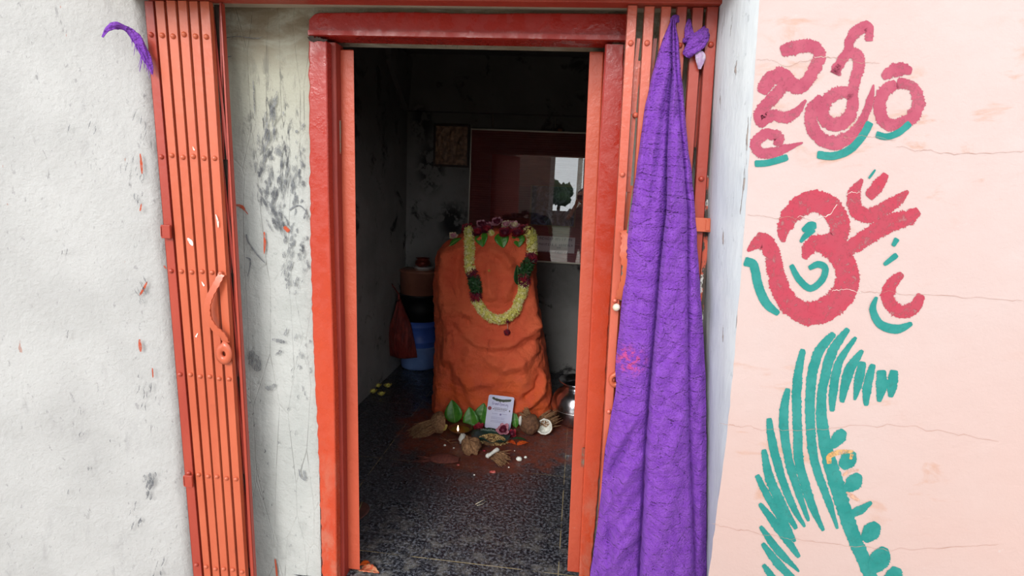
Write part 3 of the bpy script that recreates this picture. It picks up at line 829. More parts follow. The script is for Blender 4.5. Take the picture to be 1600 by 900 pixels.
# back row of channels and lattice flats seen in the gaps
for (t, bb) in (((236,246),(312,322)), ((252,264),(326,336)), ((270,281),(340,349)), ((288,298),(353,362)), ((304,314),(366,376))):
    slat(gl, t[0], t[1], bb[0], bb[1], YG+.03, M['gate_d'], False, 'rear_slat')
slat(gl, 342, 345.5, 391, 397, YG+.012, M['gate_b'], False, 'closing_edge')
def flat_bar(parent, p0, p1, w=.018, th=.003, mat=None, name='lattice_bar'):
    p0, p1 = Vector(p0), Vector(p1); d = (p1-p0).normalized(); s_ = d.cross(Vector((0,1,0))).normalized()*w/2; t_ = Vector((0,th,0))
    mb = MB(); mb.hexa([p0-s_, p0+s_, p0+s_+t_, p0-s_+t_, p1-s_, p1+s_, p1+s_+t_, p1-s_+t_])
    o = mb.build(name, mat or M['gate_d'], parent); return o
for z0, z1_ in ((H+.5,H+.04), (H+.05,H-.33), (H-.25,H-.69), (H-.62,H-1.05), (H-.98,H-1.42)):
    y = YG+.02
    flat_bar(gl, (zx(330,386,z0,y), y, z0), (zx(342,393,z1_,y), y, z1_), .008)
    flat_bar(gl, (zx(342,393,z0,y), y+.004, z0), (zx(332,388,z1_,y), y+.004, z1_), .006)
mb = MB()                                         # dark strip standing in for the shade inside the gap
for x0, x1, m0, m1, y in ((334,341,387,391,YG+.035),):
    mb.hexa([(zx(x0,m0,.02,y),y,.02),(zx(x1,m1,.02,y),y,.02),(zx(x1,m1,.02,y),y+.01,.02),(zx(x0,m0,.02,y),y+.01,.02),(zx(x0,m0,ZT,y),y,ZT),(zx(x1,m1,ZT,y),y,ZT),(zx(x1,m1,ZT,y),y+.01,ZT),(zx(x0,m0,ZT,y),y+.01,ZT)])
mb.build('gap_shade', M['dark'], gl)['label'] = 'dark strip for the shade in the gap'
# wall clamps
for (px, py) in ((258,362),(293,752)):
    p = PY(px, py, YG-.012); mb = MB()
    mb.box(p.x-.014, p.x+.018, YG-.014, YG-.004, p.z-.022, p.z+.022)
    mb.box(p.x-.016, p.x-.008, YG-.014, YG+.03, p.z-.018, p.z+.018)
    bevel(mb.build('wall_clamp', M['gate_b'], gl), .002)
# handle strap and lock ring
yh = YG-.012
def strap(parent, pts, w, th=.004, mat=None, name='handle', bow=.02, y=yh, wav=0):
    sp = smoothpath(pts, 10); mb = MB(); vs = []; k = len(sp)
    for i, q in enumerate(sp):
        t = i/(k-1); yy = y-bow*math.sin(PI*t)
        x0, y0 = sp[max(0,i-1)][:2]; x1, y1 = sp[min(k-1,i+1)][:2]
        a = PY(x0,y0,y); c = PY(x1,y1,y); d = (c-a).normalized(); s_ = d.cross(Vector((0,1,0)))
        ww = w*(1+wav*math.sin(i*1.3))
        p = PY(q[0], q[1], y); p.y = yy
        vs += [p-s_*ww/2, p+s_*ww/2, p+s_*ww/2+Vector((0,th,0)), p-s_*ww/2+Vector((0,th,0))]
    mb.add(vs, [(4*i+j, 4*i+(j+1) % 4, 4*i+4+(j+1) % 4, 4*i+4+j) for i in range(k-1) for j in range(4)]+[(3,2,1,0), tuple(4*(k-1)+j for j in range(4))])
    o = mb.build(name, mat or M['gate'], parent); bevel(o, .001); return o
strap(gl, [(346,428),(341,442),(333,460),(329,478),(331,496),(340,512),(350,524),(353,536)], .022, wav=.1, th=.006)
p = PY(345, 427, YG-.006); rivet(p, M['gate'], gl, .009)
def ringplate(parent, c, r, r0, y, mat, name='lock_ring'):
    mb = MB(); n = 28; vs = []; fs = []
    for k_, (q, yy) in enumerate(((r0, y), (r0*1.5, y-.006), ((r+r0)/2, y-.007), (r, y-.004), (r, y+.004), (r0, y+.004))):
        for j in range(n):
            a = 2*PI*j/n; e = 1.25 if k_ > 1 and math.sin(a) > 0 and math.cos(a) > .0 else 1
            vs.append(Vector((c.x+q*.8*math.cos(a), yy, c.z+q*math.sin(a)*e)))
    for i in range(6):
        for j in range(n): fs.append((i*n+j, i*n+(j+1) % n, ((i+1) % 6)*n+(j+1) % n, ((i+1) % 6)*n+j))
    mb.add(vs, fs); return mb.build(name, mat, parent, True)
ringplate(gl, PY(350,553,YG-.012), .036, .008, YG-.012, M['gate'])
for i, (w, pts) in enumerate([(6, [(293,372,2),(298,378,6),(301,384,2)]), (2.5, [(337,335,1),(340,346,3),(341,356,1)]), (3, [(315,440,1),(319,447,3)]), (3, [(309,520,1),(306,527,3)]), (2.5, [(301,229,1),(304,235,3)])]):
    mb = MB(); ribbon(mb, pts, w, lambda x, y: PY(x, y, YG-.0058), 0, .4, 6, seed=i+90)
    mb.build('paint_chip', M['chip'], gl)['label'] = 'pale chip where the enamel has flaked'

gr = empty('folding_gate', (.2, YG, 0), 'bundle of orange riveted gate slats at the right behind the purple towel', 'gate', 'folding gate halves')
M['gate_p'] = mk_redpaint('gate_glossy_enamel', srgb(186,86,66), srgb(196,98,76), .2, .002)
# left to right; bottoms hang nearly plumb
R_sl = [((981,997),(929,942),-.006,'gate_p'), ((1007.5,1024),(953,967),0,'gate_p'), ((1034,1050),(976,990),0,'gate_p'), ((1058.5,1075),(999,1013),0,'gate_b'), ((1083,1101),(1022,1037),0.006,'gate_b'), ((1105.5,1124),(1046,1062),-.002,'gate_b')]
for (t, bb, dy, mt) in R_sl: slat(gr, t[0], t[1], bb[0], bb[1], YG+dy, M[mt])
def bar_px(parent, a, c, y, w, mat):
    return flat_bar(parent, PY(a[0],a[1],y), PY(c[0],c[1],y), w, .003, mat)
bar_px(gr, (997,95), (981,300), YG+.022, .012, M['gate_p']); bar_px(gr, (1002,100), (985,178), YG+.026, .012, M['gate_p'])
bar_px(gr, (985,178), (998,60), YG+.018, .010, M['gate_p']); rivet(PY(993,180,YG+.016), M['gate_p'], gr)
bar_px(gr, (1024,60), (996,330), YG+.03, .010, M['gate_b']); bar_px(gr, (1078,120), (1060,330), YG+.022, .012, M['gate_b'])
bar_px(gr, (1104,60), (1084,230), YG+.026, .012, M['gate_b']); bar_px(gr, (1080,0), (1098,170), YG+.028, .010, M['gate_d'])
bar_px(gr, (985,290), (965,440), YG+.026, .014, M['gate']); bar_px(gr, (972,470), (958,640), YG+.022, .02, M['gate'])
strap(gr, [(974,360),(976,374),(973,395),(977,420),(972,445),(966,468)], .020, wav=.18, bow=.028, y=YG-.012)
ringplate(gr, PY(961,594,YG-.012), .024, .008, YG-.010, M['gate'])
mb = MB(); p = PY(963,480,YG-.03)
mb.blob(p, .0115, 3, .05, 16); mb.tube([p, p+Vector((0,.03,0))], .004, 8)
mb.build('bolt_knob', M['knob'], gr, True)['label'] = 'ivory coloured round knob'
p = PY(1097,350,YG-.01); mb = MB(); mb.box(p.x-.03, p.x+.024, YG-.022, YG-.008, p.z-.022, p.z+.018); mb.box(p.x+.008, p.x+.02, YG-.026, YG-.02, p.z-.018, p.z+.014)
bevel(mb.build('wall_clamp', M['gate'], gr), .002)
# galvanised frame post against the reveal
mb = MB()
for (t0_, t1_, b0_, b1_, y) in ((1123,1129,1064,1074,YG+.02),):
    mb.hexa([(zx(t0_,b0_,.02,y),y,.02),(zx(t1_,b1_,.02,y),y,.02),(zx(t1_,b1_,.02,y),y+.03,.02),(zx(t0_,b0_,.02,y),y+.03,.02),(zx(t0_,b0_,ZT,y),y,ZT),(zx(t1_,b1_,ZT,y),y,ZT),(zx(t1_,b1_,ZT,y),y+.03,ZT),(zx(t0_,b0_,ZT,y),y+.03,ZT)])
k = NT('flaking_frame_paint', .6); k.color(k.mix(k.ramp(k.noise(38, 6, .7, (1,1,.35)), .48, .54), srgb(70,60,52), k.mix(k.ramp(k.noise(22, 4, off=(3,3,3)), .5, .56), srgb(190,84,60), srgb(214,214,212)))); k.bump(k.noise(40), .002); M['flaky'] = k.m
mb.build('frame_post', M['flaky'], gr)['label'] = 'flaking frame post against the white reveal'
# track above
mb = MB(); mb.box(-1.37, .345, YG-.022, YG+.03, H+.511, ZS-.001)
tr = mb.build('gate_track', M['gate_b'], None, local=(-.5, YG, H+.52)); bevel(tr, .002)
tag(tr, 'red painted steel track running along the soffit above the gate', 'gate track')

# ================================================================ the purple towel
def towel():
    le = [(30,1049),(60,1036),(110,1021),(160,1009),(220,1001),(280,993),(330,985),(390,979),(450,974),(520,967),(560,962),(600,963),(640,957),(700,946),(760,940),(820,934),(900,922),(1000,908),(1120,894)]
    re = [(30,1054),(60,1060),(110,1064),(160,1069),(220,1074),(280,1082),(330,1086),(390,1090),(450,1094),(520,1099),(600,1103),(700,1104),(800,1104),(900,1104),(1120,1100)]
    c1 = [(30,1051),(110,1051),(180,1046),(240,1043),(330,1042),(370,1037),(420,1032),(500,1026),(600,1017),(700,1010),(800,1005),(900,1000),(1120,988)]   # deep crease
    c2 = [(30,1053),(110,1056),(200,1063),(330,1074),(420,1074),(600,1075),(700,1077),(800,1082),(900,1085),(1120,1090)]
    nu, nv = 120, 330
    vs = []; uvs = []
    for j in range(nv+1):
        py = lerp(30, 1085, j/nv); L_ = interp(le, py); R_ = interp(re, py); A = interp(c1, py); B = interp(c2, py)
        g = sstep(30, 330, py)
        L_ += 1.2*noise.noise(Vector((py*.03, 5, 0))); R_ += 1.0*noise.noise(Vector((py*.04, 9, 0)))
        for i in range(nu+1):
            u = i/nu; x = lerp(L_, R_, u)
            # panels between left edge, crease1, crease2, right edge
            if x < A: t = (x-L_)/max(A-L_, 1); d = .030*math.sin(PI*min(1, t*.92+.04))**.7+.012*t*0; q = 0
            elif x < B: t = (x-A)/max(B-A, 1); d = .026+.028*math.sin(PI*min(1, .12+t*.84))**.7*(1-.45*t); q = 1
            else: t = (x-B)/max(R_-B, 1); d = .004+.016*math.sin(PI*(.1+t*.8))**.8; q = 2
            d *= .5+.75*g
            # long hanging flutes and diagonal pulls
            d += .005*g*math.sin((x-L_)*.11+py*.004+1.3*noise.noise(Vector((x*.01, py*.003, 2))))
            if q == 0 and py > 560:
                s_ = (py-640)*.62+(x-920)*.78
                w_ = sstep(560, 720, py)
                d += .0085*w_*math.sin(s_*.12+2*noise.noise(Vector((x*.012, py*.006, 7))))+.0045*w_*math.sin(s_*.29)
                e = abs((x-955)-((720-py)*-.0+0)-(.55*(760-py)))
                d -= .016*math.exp(-((x-(1008-(py-640)*.55))/5)**2)*sstep(640, 690, py)*(1-sstep(760, 850, py))
                d -= .014*math.exp(-((x-(952+(900-py)*.02))/6)**2)*sstep(740, 830, py)
            if q == 1:
                for (ya, xa, sl) in ((478,1050,-1.15), (540,1058,-1.1), (385,1052,-1.3), (640,1050,.35)):
                    d -= .005*math.exp(-(((py-ya)-(x-xa)*sl)/4.5)**2)
                d += .0028*math.sin((py*.5+(x-1040)*1.0)*.16+2*noise.noise(Vector((x*.02, py*.01, 4))))
            if q == 2: d += .003*math.sin(py*.10+(x-1080)*.3)
            # hollows where it gathers near the top
            d += .006*math.sin((x-L_)*.33+.6)*sstep(60, 120, py)*(1-sstep(200, 420, py))
            d += .004*noise.noise(Vector((x*.03, py*.022, 1)))
            d += .0035*noise.noise(Vector((x*.008, py*.06, 3)))+.0016*noise.noise(Vector((x*.09, py*.09, 6)))
            # crease lines
            d -= .026*math.exp(-((x-A)/3.2)**2)*(.35+.65*g)+.012*math.exp(-((x-B)/2.8)**2)*g
            ed = min(u, 1-u)*nu; d -= .016*(1-sstep(0, 7, ed))*.8
            y = YG-.016-.012*g-d
            vs.append(PY(x, py, y)); p = vs[-1]
            uvs.append((p.x, p.z))
    n1 = nu+1
    back = [v+Vector((0, .010, 0)) for v in vs]
    fs = [(j*n1+i, (j+1)*n1+i, (j+1)*n1+i+1, j*n1+i+1) for j in range(nv) for i in range(nu)]
    N = len(vs)
    fs2 = [(f[3]+N, f[2]+N, f[1]+N, f[0]+N) for f in fs]
    ring = [i for i in range(n1)]+[j*n1+nu for j in range(1, nv+1)]+[nv*n1+i for i in range(nu-1,-1,-1)]+[j*n1 for j in range(nv-1,0,-1)]
    k = len(ring); fr_ = [(ring[i], ring[(i+1) % k], ring[(i+1) % k]+N, ring[i]+N) for i in range(k)]
    root = empty('towel', PY(1050, 30, YG-.02), 'long purple terry towel hung knotted from the right folding gate', 'towel')
    o = link('towel_drape', vs+back, fs+fs2+fr_, M['towel'], root)
    uvl = o.data.uv_layers.new(name='UVMap'); allv = uvs+uvs
    for lp in o.data.loops: uvl.data[lp.index].uv = allv[lp.vertex_index]
    return root, o
tw, tw_o = towel()
print('towel zmin', min((tw_o.matrix_world @ v.co).z for v in tw_o.data.vertices)+tw.location.z)
def cloth_twist(parent, pts, name, mat, flatn=.5, seed=0):
    """pts (px, py, y, radius m): a gathered strand of cloth"""
    sp = smoothpath(pts, 10); n = 22; vs = []; k = len(sp); fs = []
    for i, (x, y, yy, r) in enumerate(sp):
        c = PY(x, y, yy); a = PY(*sp[max(0,i-1)][:3]); e = PY(*sp[min(k-1,i+1)][:3])
        d = (e-a).normalized(); s_ = d.cross(Vector((0,1,0))).normalized(); f_ = s_.cross(d)
        for j in range(n):
            th = 2*PI*j/n
            q = r*(1+.22*math.sin(th*4+i*.16)+.12*noise.noise(Vector((th, i*.3, seed))))
            vs.append(c+s_*q*math.cos(th)+f_*q*math.sin(th)*flatn)
    for i in range(k-1):
        for j in range(n): fs.append((i*n+j, i*n+(j+1) % n, (i+1)*n+(j+1) % n, (i+1)*n+j))
    fs += [tuple(range(n))[::-1], tuple((k-1)*n+j for j in range(n))]
    o = link(name, vs, fs, mat, parent)
    uvl = o.data.uv_layers.new(name='UVMap'); off = world_loc(parent) if parent else Vector()
    for lp in o.data.loops:
        v = o.data.vertices[lp.vertex_index].co; uvl.data[lp.index].uv = (v.x, v.z)
    return o
cloth_twist(tw, [(1051,34,YG-.02,.008),(1056,30,YG-.004,.010),(1064,42,YG+.022,.012),(1074,55,YG+.02,.016),(1080,64,YG-.006,.020)], 'towel_knot', M['towel'], .6, 2)
cloth_twist(tw, [(1106,42,YG+.018,.008),(1099,54,YG-.010,.016),(1089,66,YG-.018,.022),(1079,78,YG-.016,.018),(1072,88,YG-.008,.010)], 'towel_knot', M['towel'], .55, 4)
cloth_twist(tw, [(1077,30,YG+.01,.004),(1076,44,YG-.006,.009),(1078,60,YG-.012,.012)], 'towel_knot', M['towel'], .5, 6)
M['fluff'] = plain('dusty_lilac_cloth', srgb(188,176,190), .95, 0, srgb(168,140,176), 40, .003, 90)
cloth_twist(tw, [(1088,80,YG-.012,.006),(1094,88,YG-.014,.012),(1094,98,YG-.012,.009),(1093,108,YG-.008,.004)], 'pale_cloth_end', M['fluff'], .5, 8)
o = cloth_twist(None, [(238,116,YG-.016,.003),(235,104,YG-.018,.008),(229,90,YG-.02,.012),(222,76,YG-.022,.013),(216,64,YG-.026,.016),(209,55,YG-.032,.012),(202,48,YG-.040,.009),(193,43,YG-.05,.008),(180,40,YG-.07,.010),(168,46,YG-.085,.007),(160,58,YG-.095,.003)], 'cloth_strip', M['towel'], .6, 9)
mb = MB()
for k_ in range(22):
    t0_ = random.random(); x0_, y0_ = lerp(205,236,t0_), lerp(52,108,t0_); dx_ = random.uniform(-6,10); L_ = random.uniform(8,30)
    mb.tube([PY(x0_, y0_, YG-.03), PY(x0_+dx_*.5, y0_+L_*.6, YG-.035), PY(x0_+dx_, y0_+L_, YG-.028)], [.0012,.0008,.0004], 4)
mb.build('loose_threads', M['towel'], o)
tag(o, 'ragged purple cloth strip tied at the top left of the left gate', 'cloth')

# ================================================================ inside the shrine
BS = 1.80                                 # centre line of the idol
def mk_idol_mesh():
    Lp = [(655,684),(640,681),(620,680),(600,681),(560,682),(520,683),(480,682),(450,681),(430,679),(410,682),(402,682),(392,684),(382,692),(374,702),(367,716),(358,736)]
    Rp = [(655,862),(640,862),(620,863),(600,861),(585,858),(570,855),(540,851),(510,847),(480,842),(450,839),(420,838),(400,837),(385,834),(372,831),(362,824),(355,810)]
    lt = sorted((PY(x, y, BS).z, PY(x, y, BS).x) for y, x in Lp)
    rt = sorted((PY(x, y, BS).z, PY(x, y, BS).x) for y, x in Rp)
    zt = min(lt[-1][0], rt[-1][0])
    def bd(z): return interp([(0,.27),(.3,.25),(.8,.20),(1.1,.16)], z)
    def seg(px, py, ax, ay, bx, by):
        dx, dy = bx-ax, by-ay; t = max(0, min(1, ((px-ax)*dx+(py-ay)*dy)/(dx*dx+dy*dy+1e-9)))
        return math.hypot(px-ax-t*dx, py-ay-t*dy)
    # carved relief in survey px: (polyline, half width px, height m)
    RL = [([(742,412),(752,396),(768,390),(786,396),(796,412)], 8, .026), ([(744,412),(740,440),(748,462)], 9, .014), ([(796,410),(800,440),(792,462)], 8, .014),
          ([(700,395),(694,430),(696,470),(704,520),(700,560)], 10, .030), ([(716,400),(712,440),(716,470)], 6, -.014),
          ([(820,395),(826,440),(832,480),(838,520)], 9, .024), ([(716,480),(730,488)], 15, .030), ([(722,505),(728,522),(745,535),(770,540),(795,538),(822,520),(842,500)], 7, .024),
          ([(730,500),(728,515)], 5, -.016), ([(708,560),(716,585),(736,600),(760,596)], 9, .020), ([(735,545),(728,580),(736,620),(746,640)], 8, .016), ([(705,560),(700,590),(708,625)], 7, -.014),
          ([(765,560),(790,575),(815,568),(835,545)], 8, .020), ([(850,585),(848,610),(830,632),(806,642)], 6, .026), ([(842,590),(838,608),(822,620)], 4, -.014),
          ([(690,600),(688,640)], 9, .020), ([(772,570),(774,610),(768,640)], 10, .012), ([(765,410),(764,445),(768,462)], 7, .018), ([(752,428),(756,430)], 5, -.012), ([(776,428),(780,430)], 5, -.012),
          ([(812,560),(818,590),(810,615)], 9, .014), ([(700,400),(720,388)], 8, .014)]
    nv, na = 200, 220; vs = []
    for j in range(nv+9):
        if j <= nv: z = zt*j/nv; sh = 1.
        else: t = (j-nv)/8; z = zt+.022*math.sin(t*PI/2); sh = max(.02, math.cos(t*PI/2))
        zz = min(z, zt); l, r = interp(lt, zz), interp(rt, zz); cx = (l+r)/2; a = (r-l)/2*(.5+.5*sh if sh > .9 else sh); b = bd(z)*sh
        # soften the top rim
        rim = sstep(zt-.05, zt, z) if j <= nv else 1
        b *= 1-.18*rim; 
        for i in range(na):
            th = 2*PI*i/na; c, s = math.cos(th), math.sin(th)
            x = cx+a*math.copysign(abs(c)**.72, c); y = BS-b*math.copysign(abs(s)**.72, s)
            p = Vector((x, y, z)); nrm = Vector((c*b, -s*a, 0)).normalized()
            d = 0
            if s > .15 and sh == 1:
                # back to survey px for the relief
                q = p-CAM; ix = Vector((AX.x, AY.x, AZ.x)).dot(q); iy = Vector((AX.y, AY.y, AZ.y)).dot(q); iz = Vector((AX.z, AY.z, AZ.z)).dot(q)
                ux, uy = 800+F*ix/iz, 450+F*iy/iz
                f = sstep(.15, .5, s)
                for pts, w_, h in RL:
                    m = min(seg(ux, uy, *pts[k], *pts[k+1]) for k in range(len(pts)-1))
                    if m < 3*w_: d += 1.35*h*f*math.exp(-(m/w_)**2)
                m = math.hypot((ux-768)/26, (uy-432)/38)
                d += .030*f*math.exp(-m**2*1.2)
                m = math.hypot((ux-770)/44, (uy-575)/40); d += .022*f*math.exp(-m**2)
            d += .010*noise.noise(Vector((p.x*6, p.y*5, p.z*2.2)))+.007*noise.noise(Vector((p.x*15, p.y*11, p.z*6)))+.008*noise.noise(p*24)+.004*noise.noise(p*55)
            vs.append(p+nrm*d*sh+Vector((0,0, .008*noise.noise(p*9) if rim > .5 else 0)))
    fs = [(j*na+i, (j+1)*na+i, (j+1)*na+(i+1) % na, j*na+(i+1) % na) for j in range(nv+8) for i in range(na)]
    fs.append(tuple((nv+8)*na+i for i in range(na))[::-1])
    fs.append(tuple(range(na)))
    return vs, fs
vs, fs = mk_idol_mesh()
idol = link('stone_idol', vs, fs, M['idol'], None, True, local=(-.5, BS, 0))
tag(idol, 'upright carved stone idol thickly coated in orange sindoor paste, worn relief on its face', 'idol')
BV = BVHTree.FromPolygons([Vector(v) for v in vs], [tuple(f) for f in fs])
print('idol top', max(v.z for v in vs))
def on_idol(px, py, off=0.0):
    r = ray(px, py).normalized(); loc, nrm, i, d = BV.ray_cast(CAM, r)
    if loc is None:
        loc = CAM+r*((BS-.1-CAM.y)/r.y); return loc, Vector((0,-1,0))
    if nrm.dot(r) > 0: nrm = -nrm
    return loc+nrm*off, nrm

M['bud'] = plain('cream_yellow_blossom', srgb(236,228,140), .7, 0, srgb(214,210,92), 160, .0004, 200)
M['bud_o'] = plain('cream_petals', srgb(244,238,190), .7, 0, srgb(228,220,140), 160)
M['redfl'] = plain('deep_red_petals', srgb(158,26,44), .6, 0, srgb(128,18,44), 120, .0006, 150)
M['greenfl'] = plain('dark_green_leaves', srgb(40,82,38), .5, 0, srgb(24,60,28), 90, .0006, 150)
M['leafg'] = plain('betel_leaf_green', srgb(78,142,42), .35, 0, srgb(56,120,34), 40, .0006, 90)
M['midrib'] = plain('leaf_midrib', srgb(150,180,110), .5)
M['maroon'] = plain('maroon_petals', srgb(112,24,52), .6, 0, srgb(86,18,44), 90)
M['pinkp'] = plain('pink_white_petals', srgb(214,160,172), .6, 0, srgb(186,106,130), 120)
M['whitep'] = plain('ivory_petals', srgb(228,214,180), .6, 0, srgb(214,190,160), 120)
M['string'] = plain('cotton_thread', srgb(190,180,160), .8)
def floret(mb, c, nrm, r, mi=0, k=5, mi2=None):
    t = nrm.orthogonal().normalized(); b_ = nrm.cross(t); a0 = random.random()*6
    vs = [c-nrm*r*.3, c+nrm*r*.55]
    for i in range(k):
        a = a0+2*PI*i/k
        vs.append(c+(t*math.cos(a)+b_*math.sin(a))*r*random.uniform(.8,1.15)+nrm*r*random.uniform(.35,.9))
        a += PI/k; vs.append(c+(t*math.cos(a)+b_*math.sin(a))*r*.45+nrm*r*.15)
    m = 2*k
    for i in range(m): mb.add([vs[0], vs[2+i], vs[2+(i+1) % m]], [(0,2,1)], mi)
    for i in range(m): mb.add([vs[1]-nrm*r*.45, vs[2+i], vs[2+(i+1) % m]], [(0,1,2)], mi2 if mi2 is not None else mi)
def strand(name, path, parent, r0, fr_, mats, dens=1.0, k=5, n2=1, wid=None, label=None):
    sp = smoothpath(path, 10); P_ = []
    for (x, y) in sp:
        p, nn = on_idol(x, y, r0*.9); P_.append(p)
    # smooth so the rope bridges hollows
    for _ in range(8):
        P_ = [P_[0]]+[(P_[i-1]+P_[i]*2+P_[i+1])/4 for i in range(1, len(P_)-1)]+[P_[-1]]
    mb = MB(); mb.tube(P_, r0*.7, 8)
    L = sum((P_[i+1]-P_[i]).length for i in range(len(P_)-1)); steps = int(L/(fr_*.95)*dens)
    cum = [0]
    for i in range(len(P_)-1): cum.append(cum[-1]+(P_[i+1]-P_[i]).length)
    for s in range(steps+1):
        q = s/steps*L; i = max(0, min(len(P_)-2, next((a for a in range(len(cum)-1) if cum[a+1] >= q), len(P_)-2)))
        f = (q-cum[i])/max(1e-6, cum[i+1]-cum[i]); p = P_[i].lerp(P_[i+1], f); d = (P_[i+1]-P_[i]).normalized()
        a_ = d.orthogonal().normalized(); b_ = d.cross(a_); m = max(6, int(2*PI*r0/fr_*1.15))
        for j in range(m):
            th = 2*PI*(j+.5*(s % 2))/m+random.uniform(-.15,.15)
            nn = (a_*math.cos(th)+b_*math.sin(th)+d*random.uniform(-.2,.2)).normalized()
            floret(mb, p+nn*r0*random.uniform(.85,1.08), nn, fr_*random.uniform(.75,1.1), random.choice((0,1)) if n2 else 0, k)
    o = mb.build(name, mats, parent, False)
    if label: o['label'] = label
    return o
gar = empty('flower_garland', on_idol(785, 500)[0], 'yellow flower garland with red and green bands looped over the idol', 'garland')
Y_ = [M['bud'], M['bud_o']]
strand('blossom_rope', [(736,364),(736,380),(737,400),(739,424)], gar, .026, .016, Y_, label='yellow blossom length')
strand('blossom_rope', [(744,466),(750,478),(762,492),(776,499),(789,498),(800,489),(808,474),(815,458),(820,442)], gar, .024, .016, Y_, label='yellow blossom length')
strand('blossom_rope', [(826,396),(826,380),(825,362)], gar, .027, .016, Y_, label='yellow blossom length')
for pth in ([(739,425),(741,433)], [(744,456),(746,463)], [(820,440),(818,430)], [(826,397),(825,407)]):
    strand('red_band', pth, gar, .028, .018, [M['redfl'], M['maroon']], 1.2, 5, label='deep red petals')
strand('green_band', [(741,434),(743,445),(745,455)], gar, .028, .020, [M['greenfl'], M['greenfl']], 1.3, 4, label='dark green leaf tuft')
strand('green_band', [(824,408),(822,418),(819,429)], gar, .030, .020, [M['greenfl'], M['greenfl']], 1.3, 4, label='dark green leaf tuft')
# hanging tassel
p, nn = on_idol(792, 500, .035); q, _ = on_idol(794, 514, .02); e, _ = on_idol(794, 519, .02)
mb = MB(); mb.tube([p, q], .0015, 6); mb.build('thread', M['string'], gar)
def puff(name, c, r, mats, parent=None, n=46, k=5, up=None, fs_=.42, label=None, cat=None, group=None):
    mb = MB(); mb.blob(c, r*.6, 1, .2, 10)
    for i in range(n):
        z = 1-2*(i+.5)/n; a = i*2.399963; s = math.sqrt(max(0, 1-z*z)); nn = Vector((s*math.cos(a), s*math.sin(a), z))
        floret(mb, c+nn*r*.62, nn, r*fs_*random.uniform(.8,1.15), i % len(mats), k)
    o = mb.build(name, mats, parent, False, None if parent else c)
    return tag(o, label, cat, group) if label else o
puff('tassel_flower', p, .018, [M['maroon'], M['redfl']], gar, 26)
puff('tassel_flower', e, .024, [M['maroon'], M['redfl']], gar, 40)

def petal(mb, base, d, up, L, w, curl=.4, mi=0, tip=.15):
    d = d.normalized(); s_ = d.cross(up).normalized(); n_ = s_.cross(d)
    g = []
    for i in range(5):
        t = i/4; ww = w*math.sin(PI*(.12+.80*t))**.8
        c = base+d*L*t+n_*L*curl*t*t
        for j in (-1, -.5, 0, .5, 1): g.append(c+s_*ww*j*.5-n_*ww*.18*(1-j*j))
    mb.add(g, [(5*i+j, 5*i+j+1, 5*i+6+j, 5*i+5+j) for i in range(4) for j in range(4)], mi)
def rose(name, c, r, axis, mats, label, cat='flower', group=None, n=18, mi_out=0, mi_in=1):
    axis = axis.normalized(); t = axis.orthogonal().normalized(); b_ = axis.cross(t); mb = MB()
    mb.blob(c-axis*r*.1, r*.34, 2, .1, 10, mi=min(mi_in, len(mats)-1))
    for i in range(n):
        k = i/n; a = i*2.399963; out = t*math.cos(a)+b_*math.sin(a)
        op = lerp(.95, .2, k)
        d = out*op+axis*(1-op*.75)
        petal(mb, c+out*r*.12-axis*r*.2, d, axis, r*lerp(1.05, .6, k), r*lerp(.85,.6,k), lerp(.25,-.1,k), mi_out if k < .55 else min(mi_in, len(mats)-1))
    o = mb.build(name, mats, None, True, c)
    m = o.modifiers.new('th', 'SOLIDIFY'); m.thickness = r*.02
    return tag(o, label, cat, group)
G1 = 'flowers heaped on top of the idol'
top = [(734,357,.034,'redfl','maroon','deep red rose at the left end of the heap on the idol'),
       (748,362,.030,'maroon','redfl','dark maroon rose above the left leaf tip on the idol'),
       (760,357,.030,'maroon','redfl','maroon rose just left of the small yellow blossom on the idol'),
       (790,360,.032,'redfl','maroon','red rose right of the small yellow blossom on the idol'),
       (806,362,.030,'redfl','maroon','red rose second from the right end of the heap'),
       (817,358,.032,'redfl','maroon','red rose at the right end of the heap by the garland'),
       (752,351,.028,'pinkp','maroon','pink and white open flower at the left of the top row'),
       (765,352,.026,'maroon','pinkp','maroon flower with pale petals between the two open pink flowers'),
       (777,347,.030,'pinkp','maroon','highest pink and white open flower on the idol'),
       (791,351,.026,'whitep','pinkp','ivory petalled flower right of the highest flower'),
       (803,352,.028,'pinkp','whitep','pale flower with ivory tips at the right of the top row'),
       (710,372,.030,'whitep','pinkp','small white and pink flower alone on the left shoulder of the idol')]
for (x, y, r, a, b_, lab) in top:
    if a in ('redfl','maroon') and y > 353: y += 4; r *= 1.35
    elif y < 360: r *= 1.3
    r_ = ray(x, y); yy = BS-.10+random.uniform(-.03,.03)
    p, nn = on_idol(x, y, r*.5)
    if p.z < 1.0 or True:
        if y < 354: p = PY(x, y, BS-.08)
    rose('rose' if a in ('redfl','maroon') else 'open_flower', p, r, Vector((random.uniform(-.3,.3), -.8, .7)), [M[a], M[b_]], lab, 'flower', G1, 16)
p, nn = on_idol(768, 366, .012)
puff('yellow_blossom', p, .024, [M['bud'], M['bud_o']], None, 34, label='small pale yellow blossom tucked between roses at the centre of the idol top', cat='flower', group=G1)

